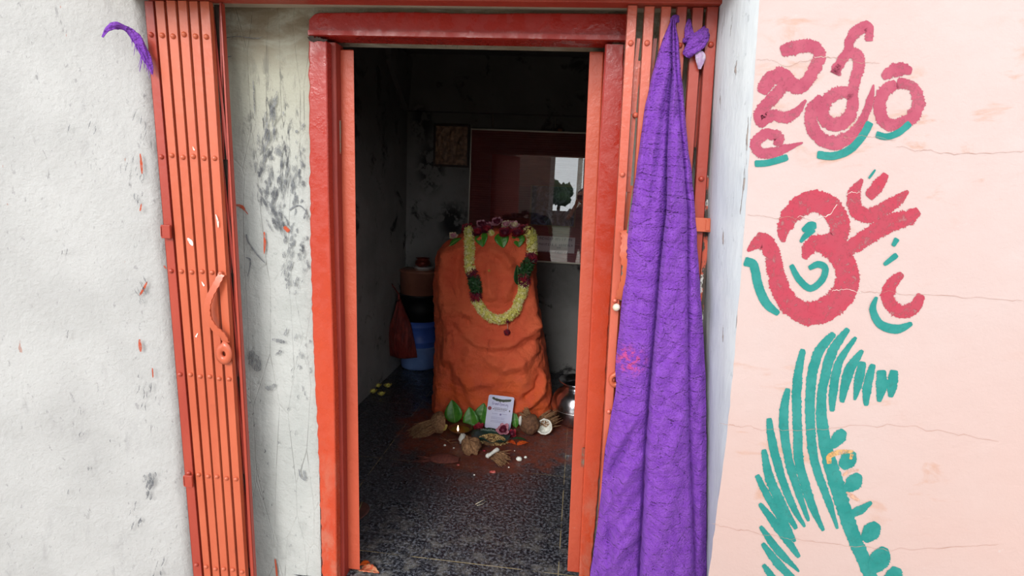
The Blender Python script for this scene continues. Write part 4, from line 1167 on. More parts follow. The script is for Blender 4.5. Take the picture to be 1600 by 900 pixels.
def leafobj(name, base, tip, w, nrm, mat, label, cat='leaf', group=None, curl=.1, rib=True, kx=.42):
    base, tip, nrm = Vector(base), Vector(tip), Vector(nrm).normalized(); d = tip-base; L = d.length; d.normalize()
    s_ = d.cross(nrm).normalized(); n_ = s_.cross(d); g = []; N = 14; mb = MB()
    def prof(t): return (math.sin(PI*t**.75))**.85 if t < 1 else 0
    for i in range(N+1):
        t = i/N; ww = w*.5*max(.0, prof(min(1, t*.98+.01)))
        for j in (-1,-.66,-.33,0,.33,.66,1):
            g.append(base+d*L*t+s_*ww*j+n_*(abs(j)*ww*.22-curl*L*(t-.5)**2*2+.0015*math.sin(t*30+abs(j)*4)))
    mb.add(g, [(7*i+j, 7*i+j+1, 7*i+8+j, 7*i+7+j) for i in range(N) for j in range(6)])
    o = mb.build(name, mat, None, True, base)
    m = o.modifiers.new('th', 'SOLIDIFY'); m.thickness = .0012
    tag(o, label, cat, group)
    if rib:
        mb = MB(); mb.tube([base+d*L*t+n_*(-curl*L*(t-.5)**2*2+.001) for t in (-.12,0,.25,.5,.75,.97)], [.0022,.002,.0016,.0013,.001,.0005], 6)
        mb.build('midrib', M['midrib'], o)
    return o
G2 = 'betel leaves hanging under the flowers'
for i, (bx, by, tx, ty, w, lab) in enumerate([(752,364,755,386,.085,'green leaf hanging point down under the maroon roses at the left of the idol top'),
                                (782,364,786,388,.090,'green leaf hanging point down in the middle of the idol top'),
                                (808,366,811,387,.085,'green leaf hanging under the red roses at the right of the idol top')]):
    a, n1 = on_idol(bx, by, .008); c, n2 = on_idol(tx, ty, .01)
    leafobj('betel_leaf', a, c, w, n1+n2, M['leafg'], lab, 'leaf', G2)
a, n1 = on_idol(703, 384, .006); c, _ = on_idol(722, 372, .008)
leafobj('betel_leaf', a, c, .05, n1, M['leafg'], 'small green leaf under the lone white flower on the idol shoulder', 'leaf')
a, n1 = on_idol(808, 445, .02); c, _ = on_idol(806, 414, .012)
leafobj('betel_leaf', a, c, .07, n1, M['greenfl'], 'dark green leaf stuck beside the right green band of the garland', 'leaf')
p, nn = on_idol(764, 423, -.002)
mb = MB(); mb.blob(p, .008, 5, .3, 10); o = mb.build('tilak_dot', plain('dab_of_turmeric', srgb(196,150,60), .7), idol, True); o['label'] = 'tiny turmeric dab on the brow'

# ---------------------------------------------------------------- pictures on the back wall
M['woodframe'] = plain('dark_wood_moulding', srgb(58,38,30), .4, 0, srgb(40,26,22), 30)
def embossed():
    c0, c1 = PY(678,193,YB-.02), PY(732,262,YB-.02)
    x0, x1, z0, z1_ = c0.x, c1.x, c1.z, c0.z
    r = empty('embossed_plaque', ((x0+x1)/2, YB-.012, z0), 'small dark framed brass-coloured embossed plaque with three figures on the back wall', 'plaque')
    mb = MB(); w_ = .016; y0, y1 = YB-.022, YB-.0015
    for a in ((x0,x1,z0,z0+w_),(x0,x1,z1_-w_,z1_),(x0,x0+w_,z0+w_,z1_-w_),(x1-w_,x1,z0+w_,z1_-w_)): mb.box(a[0],a[1],y0,y1,a[2],a[3])
    bevel(mb.build('frame', M['woodframe'], r), .003)
    N = 90; vs = []
    def g(x, z, cx, cz, rx, rz, h): return h*math.exp(-(((x-cx)/rx)**2+((z-cz)/rz)**2)**1.5)
    for j in range(N+1):
        for i in range(N+1):
            u, v = i/N, j/N
            h = 0
            for cx, s in ((.5,1.15),(.24,.9),(.78,.9)):
                h += g(u,v,cx,.60*s+.05,.065,.06,.9)+g(u,v,cx,.62*s+.12,.04,.06,.7)+g(u,v,cx,.40*s,.09,.15*s,.8)+g(u,v,cx,.18*s,.12,.09,.6)
                h += g(u,v,cx-.10,.42*s,.03,.09,.4)+g(u,v,cx+.10,.42*s,.03,.09,.4)
            d = math.hypot((u-.5)/.9, (v-.55)/1.0)
            h += .35*math.exp(-((d-.47)/.03)**2)+.3*math.exp(-((v-.07)/.02)**2)
            h += .25*abs(noise.noise(Vector((u*14, v*14, 2))))
            h *= sstep(0,.05,min(u,1-u,v,1-v))
            vs.append(Vector((lerp(x0+w_, x1-w_, u), YB-.012-.008*min(1.2,h), lerp(z0+w_, z1_-w_, v))))
    mb = MB(); n1 = N+1
    mb.add(vs, [(j*n1+i, j*n1+i+1, (j+1)*n1+i+1, (j+1)*n1+i) for j in range(N) for i in range(N)])
    mb.build('relief_panel', plain('tarnished_brass', srgb(158,122,96), .5, .1, srgb(104,76,60), 30), r, True)
embossed()
# large glazed board
def board():
    yb = YB-.03
    a = PY(735.5,198,yb); x0 = a.x; zt = PY(820,203,yb).z; zb = PY(850,410,yb).z; x1 = x0+1.12
    r = empty('glazed_board', (x0, YB-.03, zb), 'large maroon printed board behind glass in a thin metal frame on the back wall', 'board')
    yaw = 0
    # tilt and turn about the left bottom edge
    T = Matrix.Translation(Vector((x0, yb, zb))) @ Matrix.Rotation(math.radians(BOARD_YAW), 4, 'Z') @ Matrix.Rotation(math.radians(BOARD_TILT), 4, 'X')
    def tr(mb): mb.v = [T @ v for v in mb.v]; return mb
    W, Hh = x1-x0, zt-zb
    mb = tr(_b := MB()); mb = MB()
    for q in ((0,W,0,.012),(0,W,Hh-.012,Hh),(0,.008,.012,Hh-.012),(W-.008,W,.012,Hh-.012)): mb.box(q[0],q[1],-.008,.014,q[2],q[3])
    bevel(tr(mb).build('frame', M['alu'], r), .0015)
    k = NT('maroon_print', .5)
    k.color(k.mix(k.ramp(k.noise(3, 4), .3, .7), srgb(156,66,68), srgb(136,54,60)))
    w_ = k.n('ShaderNodeTexWave', wave_type='BANDS', bands_direction='Z'); k.l(k.pos, w_.inputs['Vector']); w_.inputs['Scale'].default_value = 18; k.bump(w_.outputs['Fac'], .0015)
    mb = MB(); mb.box(.008, W-.008, .004, .012, .012, Hh-.012); tr(mb).build('print_sheet', k.m, r)
    def loc(px, py):
        p = PY(px, py, yb+.003); return p.x-x0, p.z-zb
    # dark picture printed on it
    (ax, az), (bx, bz) = loc(832, 290), loc(896, 354)
    k = NT('dim_photo_print', .5); k.color(k.mix(k.ramp(k.noise(14, 5, .7, None, 2.), .45, .6), srgb(60,64,96), srgb(150,158,190)))
    mb = MB(); mb.box(ax, bx, .002, .0045, bz, az); tr(mb).build('printed_picture', k.m, r)['label'] = 'dark blue-grey printed picture'
    mb = MB(); t_ = .006
    for q in ((ax-t_*2,bx+t_*2,az,az+t_),(ax-t_*2,bx+t_*2,bz-t_,bz),(ax-t_*2,ax,bz,az),(bx,bx+t_*2,bz,az)): mb.box(q[0],q[1],.001,.0045,q[2],q[3])
    tr(mb).build('picture_border', plain('brown_border', srgb(170,122,96), .5), r)
    # lines of lettering, too small to read
    (ax, az), (bx, bz) = loc(836, 368), loc(897, 400)
    mb = MB(); mb.box(ax, bx, .0015, .0045, bz+.02, az); tr(mb).build('text_panel', plain('grey_text_panel', srgb(226,208,212), .5), r)
    mb = MB(); rnd = random.Random(3)
    for li, (y, xa, xb, hh) in enumerate(((372,838,896,.018),(381,838,895,.016),(387,868,874,.012),(393,842,886,.016))):
        xx, z = loc(xa, y); xe = loc(xb, y)[0]
        while xx < xe:
            w1 = rnd.uniform(.008,.018)
            if rnd.random() < .14: xx += .012; continue
            mb.box(xx, xx+.003, .0005, .003, z-hh/2, z+hh/2)
            if rnd.random() < .7: mb.box(xx, xx+w1*.8, .0005, .003, z+hh*.3, z+hh/2)
            if rnd.random() < .5: mb.box(xx, xx+w1*.8, .0005, .003, z-hh/2, z-hh*.3)
            if rnd.random() < .5: mb.box(xx+w1*.6, xx+w1*.8, .0005, .003, z-hh/2, z+hh/2)
            xx += w1+.004
    tr(mb).build('lettering', plain('dark_lettering', srgb(54,38,62), .5), r)['label'] = 'dark lines of small lettering'
    g_ = NT('picture_glass', .02, 0, .5); g_.b.inputs['Transmission Weight'].default_value = 0
    gm = bpy.data.materials.new('clear_glass'); gm.use_nodes = True; t = gm.node_tree; t.nodes.clear()
    out = t.nodes.new('ShaderNodeOutputMaterial'); mx = t.nodes.new('ShaderNodeMixShader'); gl_ = t.nodes.new('ShaderNodeBsdfGlossy'); tp = t.nodes.new('ShaderNodeBsdfTransparent'); fr_ = t.nodes.new('ShaderNodeFresnel')
    gl_.inputs['Roughness'].default_value = .0; fr_.inputs['IOR'].default_value = 1.9
    m2 = t.nodes.new('ShaderNodeMath'); m2.operation = 'MULTIPLY'; m2.inputs[1].default_value = 1.5
    t.links.new(fr_.outputs[0], m2.inputs[0]); t.links.new(m2.outputs[0], mx.inputs[0]); t.links.new(tp.outputs[0], mx.inputs[1]); t.links.new(gl_.outputs[0], mx.inputs[2]); t.links.new(mx.outputs[0], out.inputs[0])
    mb = MB(); mb.box(.008, W-.008, -.003, -.0005, .012, Hh-.012); tr(mb).build('glass', gm, r)
BOARD_YAW, BOARD_TILT = 0, -0.8
board()
# conduit along the wall above the board
mb = MB()
mb.tube([PY(770,200,YB-.012), PY(770,180,YB-.012), PY(772,173,YB-.012), PY(780,170,YB-.012), PY(830,172,YB-.012), PY(925,174,YB-.012)], .008, 10)
mb.tube([PY(868,172,YB-.012), PY(868,200,YB-.012)], .006, 10)
M['pipe'] = plain('dirty_conduit', srgb(92,84,74), .6)
o = mb.build('electrical_conduit', M['pipe'], None, True, PY(770,172,YB-.012)); tag(o, 'thin dirty conduit pipe running along the wall above the glazed board', 'pipe')
mb = MB(); p = PY(875,203,YB-.06); mb.blob(p, .014, 2, .2, 12, (1.4,.7,.8)); mb.tube([p+Vector((0,.02,0)), p+Vector((0,.055,.01))], .003, 6)
o = mb.build('hanging_nail', plain('rusty_nail', srgb(120,78,50), .7), None, True, p); tag(o, 'rusty nail head holding the top edge of the glazed board', 'nail')

# ---------------------------------------------------------------- stack of tubs in the corner
def at_floor(px, py, z=0): return PZ(px, py, z)
cb = PZ(656, 580); cb.y += .14; 
SX, SY = cb.x+.01, cb.y
def zof(py, x=656): return PY(x, py, SY-.12).z
R = (PY(684,545,SY).x-PY(626,545,SY).x)/2
cx = (PY(684,545,SY).x+PY(626,545,SY).x)/2
Cc = Vector((cx, SY, 0))
M['blue'] = plain('blue_plastic', srgb(80,118,214), .4, 0, srgb(68,104,200), 8)
M['lblue'] = plain('pale_blue_plastic', srgb(136,170,232), .4, 0, srgb(122,156,222), 8)
M['blk'] = plain('black_plastic', srgb(20,19,24), .45)
M['brn'] = plain('brown_plastic', srgb(176,116,94), .5, 0, srgb(156,98,80), 8)
M['whitepl'] = plain('white_plastic', srgb(214,210,208), .4)
z1a, z1b, z1c = zof(580), zof(545), zof(503); z2 = zof(462); z3 = zof(424); z4 = z3+.012
t = empty('water_drum', Cc, 'round blue plastic drum with ribs standing on the floor in the back left corner', 'drum')
mb = MB(); hh = z1c
prof = [(.001,.002),(R*.90,.002),(R*.93,.02),(R*.95,hh*.28)]
mb.lathe(prof+[(R*.97,hh*.42),(R*1.0,hh*.43),(R*1.0,hh*.46),(R*.97,hh*.47)], Cc, 48); mb.build('lower_body', M['lblue'], t, True)
mb = MB(); mb.lathe([(R*.97,hh*.47),(R*.99,hh*.56),(R*1.01,hh*.57),(R*1.01,hh*.59),(R*.98,hh*.6),(R*.98,hh*.86),(R*1.02,hh*.87),(R*1.02,hh*.92),(R*.99,hh*.93),(R*.99,hh-.001),(.001,hh-.001)], Cc, 48); mb.build('upper_body', M['blue'], t, True)['label'] = 'darker blue ribbed upper half'
mb = MB(); h2 = z2-z1c; mb.lathe([(.001,0),(R*1.0,0),(R*1.03,h2*.5),(R*1.05,h2*.93),(R*1.08,h2*.94),(R*1.08,h2*.999),(.001,h2*.999)], Cc+Vector((0,0,z1c)), 48)
tag(mb.build('plastic_tub', M['blk'], None, True, Cc+Vector((0,0,z1c))), 'black plastic tub standing on the blue drum', 'tub')
mb = MB(); h3 = z3-z2-.001; mb.lathe([(.001,0),(R*1.0,0),(R*1.02,h3*.9),(R*1.06,h3*.91),(R*1.06,h3*.998),(.001,h3*.998)], Cc+Vector((0,0,z2+.0005)), 48)
tag(mb.build('plastic_tub', M['brn'], None, True, Cc+Vector((0,0,z2))), 'dull brown plastic tub on top of the black tub', 'tub')
zz = z3; pc = PY(662, 414, SY-.02); pc = Vector((pc.x, SY-.02, zz))
mb = MB(); mb.lathe([(.001,0),(.072,0),(.078,.016),(.084,.017),(.084,.024),(.001,.024)], pc, 36)
tag(mb.build('container_lid', M['whitepl'], None, True, pc), 'white round lid on the brown tub', 'lid')
pp = pc+Vector((-.008, 0, .0245)); mb = MB()
mb.lathe([(.001,0),(.035,0),(.055,.012),(.062,.03),(.055,.048),(.044,.056),(.046,.062),(.056,.068),(.054,.070),(.043,.064),(.040,.056),(.05,.03),(.001,.01)], pp, 36)
tag(mb.build('copper_pot', plain('tarnished_copper', srgb(150,60,44), .35, .6, srgb(110,40,34), 20), None, True, pp), 'small reddish copper pot standing on the white lid', 'pot')
# red bag leaning against the drum
def bag():
    base = PZ(630, 562); c = Vector((PY(629,560,SY-.22).x, SY-.28, 0))
    zb = .06; zt = PY(628,470,SY-.26).z; nv, na = 60, 48; vs = []
    zc = PY(628, 557, SY-.26).z
    for j in range(nv+1):
        t = j/nv; z = lerp(max(.0,zc), zt, t)
        x0 = interp([(0,608),(.15,605),(.4,606),(.6,611),(.8,617),(1,621)], t); x1 = interp([(0,652),(.12,651),(.35,647),(.6,642),(.8,634),(1,627)], t)
        y_ = 557-t*87; a = PY(x0, y_, SY-.26); e = PY(x1, y_, SY-.26); w_ = (e.x-a.x)/2; cx_ = (a.x+e.x)/2
        dp = .07*math.sin(PI*min(1,(.12+t*.8)))+.012
        for i in range(na):
            th = 2*PI*i/na
            f = 1+.10*math.sin(th*7+t*5)*(.3+t)+.14*noise.noise(Vector((th*1.2, t*5, 1)))
            vs.append(Vector((cx_+w_*math.cos(th)*(1+.04*math.sin(th*5)), SY-.26-dp*math.sin(th)*f, z+.006*math.sin(th*3))))
    fs = [(j*na+i, (j+1)*na+i, (j+1)*na+(i+1) % na, j*na+(i+1) % na) for j in range(nv) for i in range(na)]
    fs += [tuple(range(na)), tuple(nv*na+i for i in range(na))[::-1]]
    k = NT('crinkled_red_polythene', .3); k.color(k.mix(k.ramp(k.noise(30,5,.7,(1,1,.3)), .4, .6), srgb(108,28,28), srgb(146,52,44))); k.bump(k.noise(26, 6, .7, (1.6,1,.35), .8), .02)
    o = link('plastic_bag', vs, fs, k.m, None, True, local=(c.x, c.y, zc))
    tag(o, 'crumpled dark red plastic bag hanging against the blue drum', 'bag')
    mb = MB(); top = Vector((PY(624,470,SY-.26).x, SY-.26, zt)); mb.tube([top-Vector((0,0,.01)), top+Vector((-.01,.01,.05)), top+Vector((-.04,.01,.09)), top+Vector((-.06,.0,.12))], [.012,.006,.005,.004], 10)
    mb.build('bag_handle', k.m, o, True)
    nail = top+Vector((-.06,0,.12)); hk = MB(); hk.tube([Vector((XL, nail.y, nail.z+.01)), nail+Vector((.008,0,.0))], .004, 8)
    tag(hk.build('wall_hook', plain('hook_iron', srgb(60,50,46), .6, .5), None, True, Vector((XL, nail.y, nail.z))), 'short iron hook in the side wall holding the red bag', 'hook')
bag()

# ---------------------------------------------------------------- steel pot right of the idol
pb = PZ(892, 673); pc = Vector((pb.x+.03, pb.y+.12, 0))
rr = .155
mb = MB(); prof = [(.001,.002),(.07,.002),(.10,.012),(.135,.05),(.152,.10),(.153,.14),(.142,.19),(.118,.225),(.092,.245),(.084,.258),(.086,.268),(.108,.282),(.118,.290),(.120,.294),(.116,.296),(.104,.288),(.080,.270),(.076,.256),(.11,.22),(.14,.15),(.12,.05),(.001,.012)]
mb.lathe([(r*1.08, z*1.0) for r, z in prof], pc, 64)
o = mb.build('steel_pot', M['steel'], None, True, pc); tag(o, 'round-bellied polished steel water pot right of the idol, half hidden by the door leaf', 'pot')
mb = MB(); mb.lathe([(.151*1.08, .117), (.155*1.08,.12), (.151*1.08,.123)], pc, 64); mb.build('belly_ring', M['steelrim'], o, True)
# ---------------------------------------------------------------- offerings on the floor
M['shell'] = plain('coconut_shell', srgb(120,84,58), .8, 0, srgb(84,54,38), 60, .002, 80)
M['husk'] = plain('coconut_husk', srgb(160,122,86), .9, 0, srgb(122,86,60), 90, .002, 120)
M['flesh'] = plain('coconut_flesh', srgb(236,236,228), .45, 0, srgb(222,222,212), 50, .0006, 90)
M['clay'] = plain('dark_oily_clay', srgb(70,40,26), .35, 0, srgb(96,58,30), 40, .001, 60)
M['oil'] = plain('lamp_oil', srgb(120,84,30), .08)
def husk_tuft(mb, c, d, L, r, n=40, mi=0, spread=.5):
    d = Vector(d).normalized(); t = d.orthogonal().normalized(); b_ = d.cross(t)
    for i in range(n):
        a = random.random()*2*PI; q = random.random()**.5*r
        s_ = c+(t*math.cos(a)+b_*math.sin(a))*q
        e = s_+(d+(t*math.cos(a)+b_*math.sin(a))*spread*random.random()*q/r+Vector((random.uniform(-.12,.12),)*3))*L*random.uniform(.6,1.1)
        m_ = (s_+e)/2+Vector((random.uniform(-1,1), random.uniform(-1,1), random.uniform(-.2,1)))*L*.06
        for v in (m_, e): v.z = max(v.z, .003)
        mb.tube([s_, m_, e], [.0045,.0034,.0012], 4, mi)
def coconut_half(name, c, r, axis, label, tuft=None, flesh=True, group='broken coconut pieces', mat='shell', seed=0, bite=0., parent_cat='coconut'):
    """cup: axis is the direction the open mouth faces"""
    c = Vector(c); axis = Vector(axis).normalized(); t = axis.orthogonal().normalized(); b_ = axis.cross(t)
    root = empty(name, (c.x, c.y, 0), label, parent_cat, group)
    def cup(rad, inv, rimj, mi):
        vs = []; n, m = 36, 12
        for i in range(m+1):
            ph = PI/2*i/m
            for j in range(n):
                th = 2*PI*j/n
                rim = 1+bite*noise.noise(Vector((math.cos(th)*2, math.sin(th)*2, seed)))
                p = (t*math.cos(th)+b_*math.sin(th))*math.sin(ph)-axis*(math.cos(ph)-(rim-1))
                q = rad*(1+.06*noise.noise(p*3+Vector((seed,0,0)))+.03*noise.noise(p*9))
                vs.append(c+p*q)
        fs = [(i*n+j, i*n+(j+1) % n, (i+1)*n+(j+1) % n, (i+1)*n+j) for i in range(m) for j in range(n)]
        if inv: fs = [f[::-1] for f in fs]
        return vs, fs, vs[-n:]
    vo, fo, ro = cup(r, False, 0, 0); vi, fi, ri = cup(r*.93, True, 0, 0)
    mb = MB(); mb.add(vo, fo); mb.add(vi, fi)
    mb.add(ro+ri, [(j, (j+1) % 36, 36+(j+1) % 36, 36+j) for j in range(36)])
    zmin = min(v.z for v in mb.v); lift = .002-zmin
    mb.v = [v+Vector((0,0,lift)) for v in mb.v]; c2 = c+Vector((0,0,lift))
    mb.build('shell', M[mat], root, True)
    if flesh:
        va, fa, ra = cup(r*.925, False, 0, 0); vb, fb, rb = cup(r*.80, True, 0, 0)
        mb = MB(); mb.add(va, fa); mb.add(vb, fb); mb.add(ra+rb, [(j, (j+1) % 36, 36+(j+1) % 36, 36+j) for j in range(36)])
        mb.v = [v+Vector((0,0,lift)) for v in mb.v]; mb.build('flesh', M['flesh'], root, True)
    if tuft:
        mb = MB(); d = Vector(tuft[0]).normalized(); husk_tuft(mb, c2+d*r*.6, d, tuft[1], r*tuft[2], tuft[3], 0, tuft[4] if len(tuft) > 4 else .5); mb.build('husk_tuft', M['husk'], root, True)
    return root
p = PZ(681, 680); coconut_half('coconut_half', p+Vector((.02,.04,.06)), .066, (.7,.5,-.1), 'hairy coconut half lying on its side at the left end of the offerings', ((-.85,-.42,-.38), .14, .62, 220, .12), seed=1, mat='husk')
p = PZ(697, 664)
M['yel'] = plain('yellow_petal', srgb(190,172,84), .5, 0, srgb(170,148,70), 60)
leafobj('yellow_petal', PZ(690,670,.05), PZ(699,664,.075), .04, (0,-1,.6), M['yel'], 'curved yellow petal leaning on the left coconut', 'petal', rib=False)
p = PZ(826, 684); c = p+Vector((.0,.05,.066))
rt_ = empty('coconut', (c.x, c.y, 0), 'round brown coconut with a sliver of white flesh, right of the card', 'coconut', 'broken coconut pieces')
mb = MB(); mb.blob(c, .066, 3, .22, 26, (.92,.9,1.0), fr=1.6); mb.build('shell', M['shell'], rt_, True)
mb = MB(); mb.blob(c+Vector((-.058,-.030,.030)), .024, 8, .3, 14, (.45,.7,1.25)); mb.build('flesh', M['flesh'], rt_, True)
mb = MB(); husk_tuft(mb, c+Vector((-.02,.01,.045)), (-.7,-.1,.6), .045, .03, 60, 0, .5); mb.build('husk_tuft', M['husk'], rt_, True)
p = PZ(849, 684); coconut_half('coconut_half', p+Vector((0,.04,.05)), .052, (.0,-.85,.55), 'open coconut half showing thick white flesh in front of the steel pot', ((.0,.9,.2), .05, .5, 20), seed=5, bite=.35)
mb = MB(); husk_tuft(mb, PZ(842,664,.03)+Vector((0,.0,0)), (.8,.12,.45), .12, .035, 110, 0, .3); mb.blob(PZ(843,664,.03)+Vector((.01,.0,.0)), .032, 4, .3, 12)
for v in mb.v: v.z = max(v.z, .002)
tag(mb.build('coconut_husk', M['husk'], None, True, PZ(838,664)), 'tuft of pale coconut husk fibre leaning against the right base of the idol', 'husk')
p = PZ(735, 710); coconut_half('coconut_shell', p+Vector((.0,.02,.035)), .058, (.15,.45,-.75), 'light brown coconut shell piece lying dome up in front of the grain plate', None, False, seed=7, bite=.6, mat='husk')
p = PZ(722, 694); mb = MB(); mb.blob(p+Vector((0,.01,.028)), .028, 6, .35, 16, (.85,.8,1.1)); mb.blob(p+Vector((.018,.0,.018)), .020, 9, .35, 14, (1.2,.8,.8))
for v in mb.v: v.z = max(v.z, .001)
tag(mb.build('coconut_flesh_chunk', M['flesh'], None, True, p), 'chunk of white coconut flesh left of the grain plate', 'coconut piece')
p = PZ(778, 722); mb = MB(); husk_tuft(mb, p+Vector((-.02,.03,.02)), (.55,-.5,.1), .09, .026, 160, 0, .25); mb.blob(p+Vector((-.01,.02,.016)), .03, 3, .4, 14, (1.3,1,.6))
for v in mb.v: v.z = max(v.z, .0015)
tag(mb.build('coconut_husk', M['husk'], None, True, p), 'frayed husk piece below the grain plate under a white coconut sliver', 'husk')
mb = MB(); a = PZ(762,712,.045); e = PZ(780,703,.055); mb.tube([a, a.lerp(e,.25), a.lerp(e,.55)+Vector((0,0,.006)), a.lerp(e,.8)+Vector((0,0,.008)), e], [.012,.009,.010,.013,.007], 14)
mb.blob(a, .013, 3, .3, 12)
tag(mb.build('coconut_sliver', M['flesh'], None, True, a), 'curved white coconut sliver lying on the frayed husk', 'coconut piece')
M['maroonh'] = plain('reddened_husk', srgb(112,58,46), .85, 0, srgb(92,44,38), 70, .002, 90)
p = PZ(692, 722); mb = MB()
vs = []
for i in range(25):
    for j in range(9):
        u, v = i/24, j/8; x = lerp(-.085,.085,u); w_ = .055*math.sin(PI*(.08+.84*u))**.6
        vs.append(Vector((p.x+x, p.y+lerp(-w_,w_,v)+.02+.01*u, .004+.028*math.sin(PI*v)*math.sin(PI*(.1+.8*u))+.004*noise.noise(Vector((u*6,v*5,1)))+.004)))
mb.add(vs, [(9*i+j, 9*(i+1)+j, 9*(i+1)+j+1, 9*i+j+1) for i in range(24) for j in range(8)])
o = mb.build('husk_shard', M['maroonh'], None, True, p); m = o.modifiers.new('th','SOLIDIFY'); m.thickness = .006; m.offset = -1
tag(o, 'curved red-stained husk shard lying at the lower left of the offerings', 'husk')
mb = MB(); husk_tuft(mb, p+Vector((-.07,-.0,.012)), (-.8,-.5,0), .07, .01, 18, 0, .5)
mb.build('fibre_end', M['maroonh'], o, True)
# clay lamp with flame
lp = PZ(717, 683); lc = lp+Vector((0,.03,0))
lamp = empty('clay_lamp', lc, 'small burning clay oil lamp in front of the left green leaf', 'lamp')
mb = MB(); mb.lathe([(.001,.001),(.026,.001),(.030,.006),(.052,.022),(.070,.040),(.076,.044),(.076,.048),(.069,.046),(.050,.030),(.028,.016),(.001,.014)], lc, 36, 0, .05); mb.build('bowl', M['clay'], lamp, True)
mb = MB(); mb.lathe([(.001,.036),(.058,.036)], lc, 30); mb.build('oil', M['oil'], lamp, True)
wk = lc+Vector((0,-.060,.044)); mb = MB(); mb.tube([lc+Vector((0,0,.034)), lc+Vector((0,-.03,.036)), wk, wk+Vector((0,-.006,.012))], .003, 8); mb.build('wick', M['string'], lamp, True)
fm = bpy.data.materials.new('lamp_flame'); fm.use_nodes = True; bs = fm.node_tree.nodes['Principled BSDF']; bs.inputs['Base Color'].default_value = (.9,.5,.2,1)
bs.inputs['Emission Color'].default_value = (1,.62,.32,1); bs.inputs['Emission Strength'].default_value = 4
mb = MB(); f0 = wk+Vector((0,-.006,.010)); mb.lathe([(.0005,0),(.004,.005),(.0055,.011),(.0045,.020),(.0022,.029),(.0004,.037)], f0, 16); mb.build('flame', fm, lamp, True)
# three upright betel leaves against the idol
G3 = 'betel leaves leaning on the foot of the idol'
for (bx,by,tx,ty,w,lab) in ((711,657,706,625,.115,'broad green leaf standing behind the clay lamp'), (738,666,733,636,.10,'green leaf standing between the clay lamp and the red petals'), (749,660,756,630,.10,'green leaf standing half behind the left edge of the card')):
    b0 = PZ(bx, by+4, .004); c0 = PY(tx, ty, b0.y+.035)
    leafobj('betel_leaf', b0, c0, w, (0,-1,.3), M['leafg'], lab, 'leaf', G3, .08)
b0 = PZ(806,668,.004); leafobj('betel_leaf', b0, PY(803,642,b0.y+.03), .05, (0,-1,.3), M['leafg'], 'green leaf peeping out behind the right edge of the card', 'leaf', G3)
leafobj('betel_leaf', PZ(727,652,.05), PZ(742,665,.03), .03, (0,-.5,.9), plain('pale_stem', srgb(110,160,100), .5), 'pale green cut stem end lying across the middle leaf', 'leaf', rib=False)
